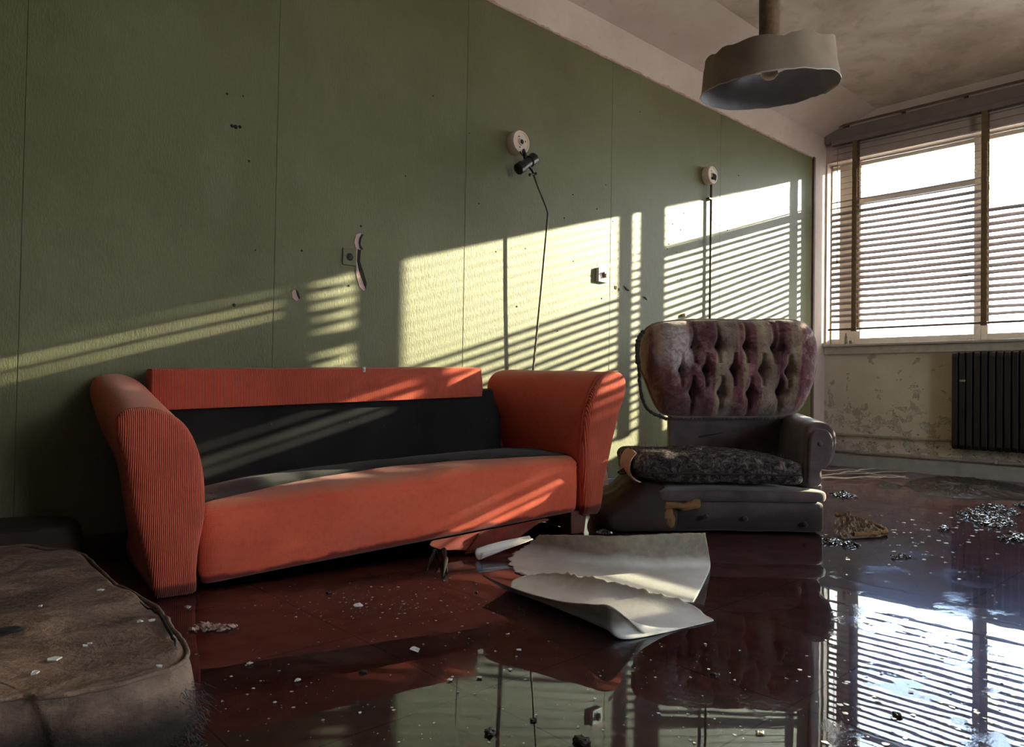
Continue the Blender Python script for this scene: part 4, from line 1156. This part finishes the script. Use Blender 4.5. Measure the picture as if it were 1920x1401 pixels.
rows = [[T(975, 1078), T(1060, 1100), T(1150, 1118), T(1230, 1130), T(1300, 1131)],
        [T(955, 1060), T(1050, 1080), T(1150, 1095), T(1240, 1102), T(1316, 1102)],
        [T(962, 1040), T(1060, 1058), T(1160, 1070), T(1250, 1073), T(1330, 1072)],
        [U(985, 1025, 985, 1042, .02), U(1070, 1040, 1070, 1058, .03), U(1160, 1050, 1160, 1070, .04), U(1250, 1050, 1250, 1072, .04), U(1331, 1050, 1331, 1070, .03)],
        [U(1010, 1003, 1000, 1045, .00), U(1080, 1004, 1080, 1058, .02), U(1165, 1005, 1160, 1070, .03), U(1250, 1001, 1250, 1072, .03), U(1322, 1000, 1325, 1070, .02)]]
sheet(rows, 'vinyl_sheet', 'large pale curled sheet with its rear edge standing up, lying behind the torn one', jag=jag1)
def jag2(s, q, col):
    d = Vector((0, 0, 0))
    if q < .08: d += Vector((0, 0, 1)) * (.009 * nz((s * 40, 0, 0), 2) * (1 - q / .08)) + Vector((0, 0, 1)) * (.004 * nz((s * 110, 5, 0), 2) * (1 - q / .08))
    return d
rows = [[U(985, 1080, 985, 1098, .03), U(1040, 1076, 1045, 1112, .05), U(1115, 1084, 1120, 1130, .06), U(1200, 1104, 1200, 1143, .05), U(1280, 1127, 1280, 1155, .04), U(1338, 1163, 1338, 1165, 0)],
        [U(960, 1090, 960, 1100, .01), U(1030, 1098, 1035, 1115, .02), U(1105, 1112, 1110, 1132, .02), U(1185, 1130, 1185, 1148, .02), U(1265, 1148, 1265, 1160, .01), T(1336, 1166)],
        [T(955, 1106), T(1025, 1130), T(1090, 1156), T(1145, 1180), T(1190, 1197), T(1325, 1169)],
        [U(935, 1098, 950, 1108, -.01), U(1000, 1120, 1015, 1132, -.02), U(1065, 1142, 1075, 1160, -.03), U(1120, 1158, 1130, 1182, -.03), U(1165, 1178, 1172, 1194, -.015), T(1290, 1177)],
        [U(905, 1079, 940, 1108, -.01), U(975, 1108, 1000, 1133, -.03), U(1050, 1128, 1070, 1160, -.05), U(1110, 1134, 1125, 1182, -.06), U(1150, 1140, 1160, 1194, -.05), T(1210, 1193)]]
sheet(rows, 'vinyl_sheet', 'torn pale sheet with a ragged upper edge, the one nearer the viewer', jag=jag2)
# small rolled strip
rows = []
ax0 = Vector(at(*U(897, 1040, 895, 1051, 0))); ax1 = Vector(at(*U(1000, 1004, 960, 1034, 0)))
v = []; f = []; nu, nv = 26, 14; dx = (ax1 - ax0)
perp = Vector((-dx.y, dx.x, 0)).normalized()
for i in range(nu):
    s = i / (nu - 1); c = ax0 + dx * s; rr = .020 * (1 - .35 * s) + .012 * max(0, s - .7)
    span = 5.0 * (1 - s) + 1.1 * s
    for j in range(nv):
        a = -pi / 2 - span / 2 + span * j / (nv - 1) + .6
        p = c + perp * rr * cos(a) * (1 + s * .6) + Vector((0, 0, rr * sin(a)))
        v.append(Vector((p.x, p.y, max(.002, p.z + .002))))
for i in range(nu - 1):
    for j in range(nv - 1): a = i * nv + j; f.append((a, a + nv, a + nv + 1, a + 1))
o = obj('vinyl_strip', v, f, 'vinyl_pale', mods=(SOL(.002),)); tag(o, 'narrow pale strip rolled into a tube beside the torn orange cloth', 'vinyl strip')

# ------------------------------------------------------------------ debris
def mound(pts, h, name, label, cat, mat, kind=None, n=60, seed=0, rough=.5, rings_=10):
    loop = catmull([fl(x, y) for x, y in pts], n, True); c = sum(loop, Vector()) / n; c.z = 0
    rings = []
    for j in range(rings_ + 1):
        s = 1 - j / rings_ * .97; ring = []
        for p in loop:
            d = p - c; q = d * (s * (1 + .07 * nz((d.x * 20, d.y * 20, seed), 1.0)))
            hz = h * (1 - s ** 3) * (1 + rough * 1.6 * nz(((q + c).x, (q + c).y, seed), 28)) + h * .4 * max(0, nz(((q + c).x, (q + c).y, seed + 5), 60))
            ring.append(Vector((q.x, q.y, max(.0006, hz) if j else .0002)))
        rings.append(ring)
    m = MB(); m.loft(rings); o = m.build(name, mat, smooth=False); o.location = c
    return tag(o, label, cat, kind=kind)
o = mound([(1564, 978), (1580, 972), (1610, 980), (1640, 990), (1660, 1001), (1650, 1006), (1620, 1008), (1592, 1010), (1568, 1006)], .030, 'torn_cover', 'matted scrap of brown upholstery lying at the right foot of the armchair', 'scrap', 'rag', n=90, rings_=22, rough=.9)
rim = catmull([fl(x, y) - o.location for x, y in [(1566, 972), (1600, 977), (1635, 988), (1662, 1002), (1640, 1007), (1600, 1010)]], 50)
m = MB(); m.tube([p + Vector((0, 0, .016 + .006 * nz((k, 0, 0), .6))) for k, p in enumerate(rim)], [.009 * (1 + .5 * nz((k, 7, 0), .7)) for k in range(50)], 7); m.build('rolled_hem', 'foam', o)
mound([(1700, 905), (1740, 895), (1790, 893), (1850, 900), (1930, 915), (1960, 935), (1920, 936), (1840, 936), (1770, 932), (1720, 922)], .018, 'sludge', 'dark heap of wet rubbish along the skirting under the radiator', 'rubbish', 'sludge', kind='stuff', n=110, rings_=20)
mound([(1640, 908), (1665, 905), (1690, 911), (1680, 917), (1655, 915)], .010, 'sludge', 'dark wet patch of rubbish at the ends of the fallen slats', 'rubbish', 'sludge', kind='stuff')
clumps = [([(1800, 965), (1830, 955), (1865, 962), (1885, 975), (1900, 985), (1870, 993), (1835, 985)], .016, 'largest glistening wet clump on the floor below the radiator'),
          ([(1835, 950), (1860, 946), (1885, 951), (1860, 956)], .010, 'small wet clump just behind the largest one below the radiator'),
          ([(1875, 1012), (1895, 1003), (1925, 1005), (1925, 1017), (1890, 1018)], .014, 'wet clump at the right edge of the photo in front of the largest one'),
          ([(1560, 927), (1580, 923), (1606, 932), (1590, 935), (1570, 933)], .008, 'thin wet clump on the floor right of the armchair arm'),
          ([(1545, 1012), (1560, 1010), (1572, 1017), (1560, 1021), (1547, 1019)], .010, 'wet clump against the right front corner of the armchair base'),
          ([(1578, 1020), (1595, 1018), (1610, 1024), (1590, 1028)], .008, 'flat wet clump in front of the brown upholstery scrap'),
          ([(1760, 992), (1770, 989), (1780, 994), (1768, 999)], .010, 'small wet clump left of the largest one, towards the armchair'),
          ([(1672, 1043), (1690, 1040), (1705, 1045), (1690, 1050), (1676, 1049)], .005, 'pale floating patch of scum alone on the open water'),
          ([(1880, 958), (1900, 955), (1910, 966), (1895, 968)], .008, 'dark wet clump behind the right end of the largest one'),
          ([(1905, 948), (1925, 945), (1925, 955)], .008, 'wet clump at the right edge of the photo behind the largest one')]
def shards(pts, h, name, label, cat, mat, seed=0, dens=1.0):
    P = [fl(x, y) for x, y in pts]; c = sum(P, Vector()) / len(P); rnd = random.Random(seed + 100); m = MB()
    area = abs(sum(P[i].x * P[(i + 1) % len(P)].y - P[(i + 1) % len(P)].x * P[i].y for i in range(len(P)))) / 2
    for k in range(int(110 + area * 22000 * dens)):
        a, b = rnd.sample(P, 2); e_ = c.lerp(a.lerp(b, rnd.random()), rnd.random() ** .7 * 1.08) - c
        e_ += Vector((rnd.gauss(0, .006), rnd.gauss(0, .006), 0)); rr = e_.length
        s = rnd.uniform(.004, .013); z = rnd.random() * h * .8
        nn = Vector((rnd.gauss(0, .55), rnd.gauss(0, .55), 1)).normalized(); ta = nn.orthogonal().normalized(); tb = nn.cross(ta); a0 = rnd.random() * 6
        q = [Vector((e_.x, e_.y, z)) + (ta * cos(a0 + 1.4 * j) + tb * sin(a0 + 1.4 * j)) * s * rnd.uniform(.5, 1.3) for j in range(4)]
        ap = Vector((e_.x, e_.y, z)) + nn * s * rnd.uniform(.1, .6)
        m.add([(w_.x, w_.y, max(.0008, w_.z)) for w_ in q + [ap]], [(0, 1, 4), (1, 2, 4), (2, 3, 4), (3, 0, 4), (0, 3, 2, 1)])
    o = m.build(name, mat); o.location = (c.x, c.y, 0); return tag(o, label, cat)
for i, (pt_, h, lb) in enumerate(clumps): shards(pt_, h, 'wet_clump', lb, 'debris', 'wet_clump', seed=i * 3)
# fallen slats by the corner
ends = [((1535, 893), (1700, 886), 'upper rearmost fallen slat by the skirting in the corner'), ((1535, 899), (1697, 897), 'fallen slat crossing beneath the rearmost one in the corner'),
        ((1540, 886), (1640, 884), 'short fallen slat closest to the skirting in the corner'), ((1590, 888), (1703, 901), 'fallen slat slanting out to the tip of the heap in the corner'),
        ((1535, 904), (1660, 900), 'fallen slat lying nearest the armchair arm in the corner'), ((1560, 896), (1620, 887), 'short slanted slat across the middle of the heap in the corner')]
for i, (a, b, lb) in enumerate(ends):
    p, q = fl(*a), fl(*b); d = (q - p); L_ = d.length; dn = d.normalized(); sd_ = Vector((-dn.y, dn.x, 0)); rg = []
    for k in range(17):
        s = k / 16; c = dn * (L_ * s) + Vector((0, 0, .004 + .006 * i * .6 + .010 * sin(pi * s * 2 + i) ** 2)); 
        rg.append([c - sd_ * .014, c + Vector((0, 0, .003)), c + sd_ * .014, c + Vector((0, 0, -.001))])
    m = MB(); m.loft(rg); o = m.build('fallen_slat', 'fallen_slat'); o.location = (p.x, p.y, 0); tag(o, lb, 'slat', 'fallen blind slats in the corner')
# dark lumps and chips floating in front
lumps = [((920, 1375), .013, 'dark lump in the water at the bottom, left of the two largest'), ((1091, 1393), .018, 'largest dark lump in the water at the bottom edge of the photo'),
         ((1000, 1352), .008, 'small dark chip floating above the two bottom lumps'), ((1683, 1343), .011, 'dark leaf like chip floating in the bright blind reflection'),
         ((352, 1140), .010, 'pale tipped pebble on the wet floor between mattress and sofa'), ((616, 1112), .009, 'dark crumb with a pale edge in front of the sofa seat'),
         ((1340, 1267), .010, 'dark crumb floating on the armchair reflection'), ((680, 1262), .010, 'dark crumb beneath the white chip in the sofa reflection'),
         ((893, 1112), .007, 'tiny dark crumb left of the torn vinyl sheet'), ((1425, 1376), .008, 'pale crumb in the water at the bottom, below the armchair reflection')]
for i, ((x, y), s, lb) in enumerate(lumps):
    s *= .75; v, f = rbox((s * 2, s * 1.5, s * .8), s * .3, 5, lambda q, p, s=s, i=i: p * (1 + .5 * nz(p / s, 1.4, i)))
    o = obj('rubble', v, f, 'lead' if i not in (4, 9) else 'sill_paint', smooth=False); q = fl(x, y); o.location = (q.x, q.y, s * .32); o.rotation_euler = (0, 0, i * 1.3); tag(o, lb, 'rubble')
big = [((778, 1221), .018, 'large white flake floating on the orange band reflection'), ((672, 1137), .017, 'white flake in front of the middle of the sofa seat'),
       ((467, 1247), .011, 'white flake in the dark reflection near the mattress'), ((555, 1159), .006, 'small white flake left of the two flakes before the sofa'),
       ((952, 1191), .007, 'white flake on the dark reflection left of the curled sheets'), ((899, 1272), .009, 'white flake on the wall reflection at lower centre'),
       ((972, 1221), .008, 'white flake below the torn curled sheet'), ((956, 1257), .007, 'white flake on the mirrored conduit shadow'), ((844, 1277), .008, 'pale pair of flakes left of the mirrored conduit'),
       ((516, 1319), .005, 'tiny white flake on the edge of the mirrored sofa back'), ((558, 1278), .009, 'thin long flake in the orange reflection'), ((747, 1018 + 85), .006, 'small white flake between the sofa and the curled sheets'),
       ((902, 1029), .012, 'round white flake lying on the torn orange cloth')]
for i, ((x, y), s, lb) in enumerate(big):
    rnd = random.Random(40 + i); q = [Vector((s * cos(a) * rnd.uniform(.5, 1.1), s * sin(a) * rnd.uniform(.5, 1.1), rnd.uniform(0, s * .25))) for a in (0, .9, 1.7, 2.8, 3.6, 4.4, 5.3)]
    m = MB(); m.add(q + [Vector((0, 0, s * .2))], [(k, (k + 1) % 7, 7) for k in range(7)]); o = m.build('paint_flake', 'flake', mods=(SOL(.0012),)); p = fl(x, y); o.location = (p.x, p.y, .002 if i < 12 else .05); tag(o, lb, 'paint flake')
# countless tiny flakes on the water
m = MB(); rnd = random.Random(77)
def flake(p, s):
    a0 = rnd.random() * 6; k_ = rnd.choice((3, 4, 5)); q = [(p.x + s * cos(a0 + 2 * pi * k / k_) * rnd.uniform(.5, 1.2), p.y + s * sin(a0 + 2 * pi * k / k_) * rnd.uniform(.5, 1.2), .0012 + rnd.random() * .001) for k in range(k_)]
    m.add(q, [tuple(range(k_))])
for k in range(620):
    x = rnd.uniform(340, 1400); y = rnd.uniform(1110, 1400) if x < 1200 else rnd.uniform(1200, 1400)
    if rnd.random() < .45: x = rnd.gauss(720, 130); y = rnd.gauss(1130, 22)
    flake(fl(x, max(1085, y)), rnd.choice((.0012, .0016, .002, .002, .003, .0045)))
for k in range(520):
    x = rnd.uniform(1540, 1960); y = rnd.uniform(925, 1400)
    if rnd.random() < .35: x = rnd.gauss(1720, 110); y = rnd.gauss(1300, 60)
    if rnd.random() < .3: x = rnd.gauss(1800, 90); y = rnd.gauss(1000, 25)
    flake(fl(x, max(905, min(1420, y))), rnd.choice((.0015, .002, .002, .003, .005, .007)) * (1.6 if y < 1060 else 1))
tag(m.build('paint_flakes', 'flake'), 'countless tiny white paint flakes scattered over the wet floor', 'paint flakes', kind='stuff')
shards([(352, 1181), (370, 1173), (400, 1174), (440, 1176), (420, 1181), (380, 1184)], .004, 'wet_paper', 'pale shred of wet paper on the floor beside the mattress corner', 'paper', 'torn_paper', seed=30)
# crumpled dark rag near the sofa front
m = MB(); p = fl(822, 1062)
for k, (a, b, c) in enumerate([((800, 1070), (815, 1052), (825, 1060)), ((815, 1052), (832, 1050), (838, 1075)), ((825, 1060), (835, 1068), (830, 1085))]):
    q = [fl(*a), fl(*b), fl(*c)]; hs = (.002, .035, .004)
    m.tube([Vector((w_.x - p.x, w_.y - p.y, h_)) for w_, h_ in zip(q, hs)], [.003, .010, .003], 6)
o = m.build('rag', 'fringe', smooth=True); o.location = p; tag(o, 'small twisted dark rag on the wet floor in front of the sofa', 'rag')
# debris between sofa leg and armchair
shards([(1118, 1000), (1130, 996), (1146, 997), (1146, 1001), (1130, 1003)], .010, 'wet_clump', 'glistening wet clump in the dark between the sofa and the armchair', 'debris', 'wet_clump', seed=9)
# loose white lining strip against the wall between sofa and armchair
rg = []
for k in range(12):
    z = .02 + .36 * k / 11; x0 = gw(1136, 800, -.05).x; wd = .022 * (1 - .3 * k / 11)
    rg.append([(x0 - wd, -.035 - .02 * sin(k * .5), z), (x0, -.055 - .02 * sin(k * .5 + 1), z), (x0 + wd, -.035, z)])
m = MB(); m.loft(rg, caps=False, closed=False); o = m.build('wallpaper_strip', 'lamp_white', mods=(SOL(.002),)); tag(o, 'pale strip of lining peeling off the wall between sofa and armchair', 'wallpaper strip')
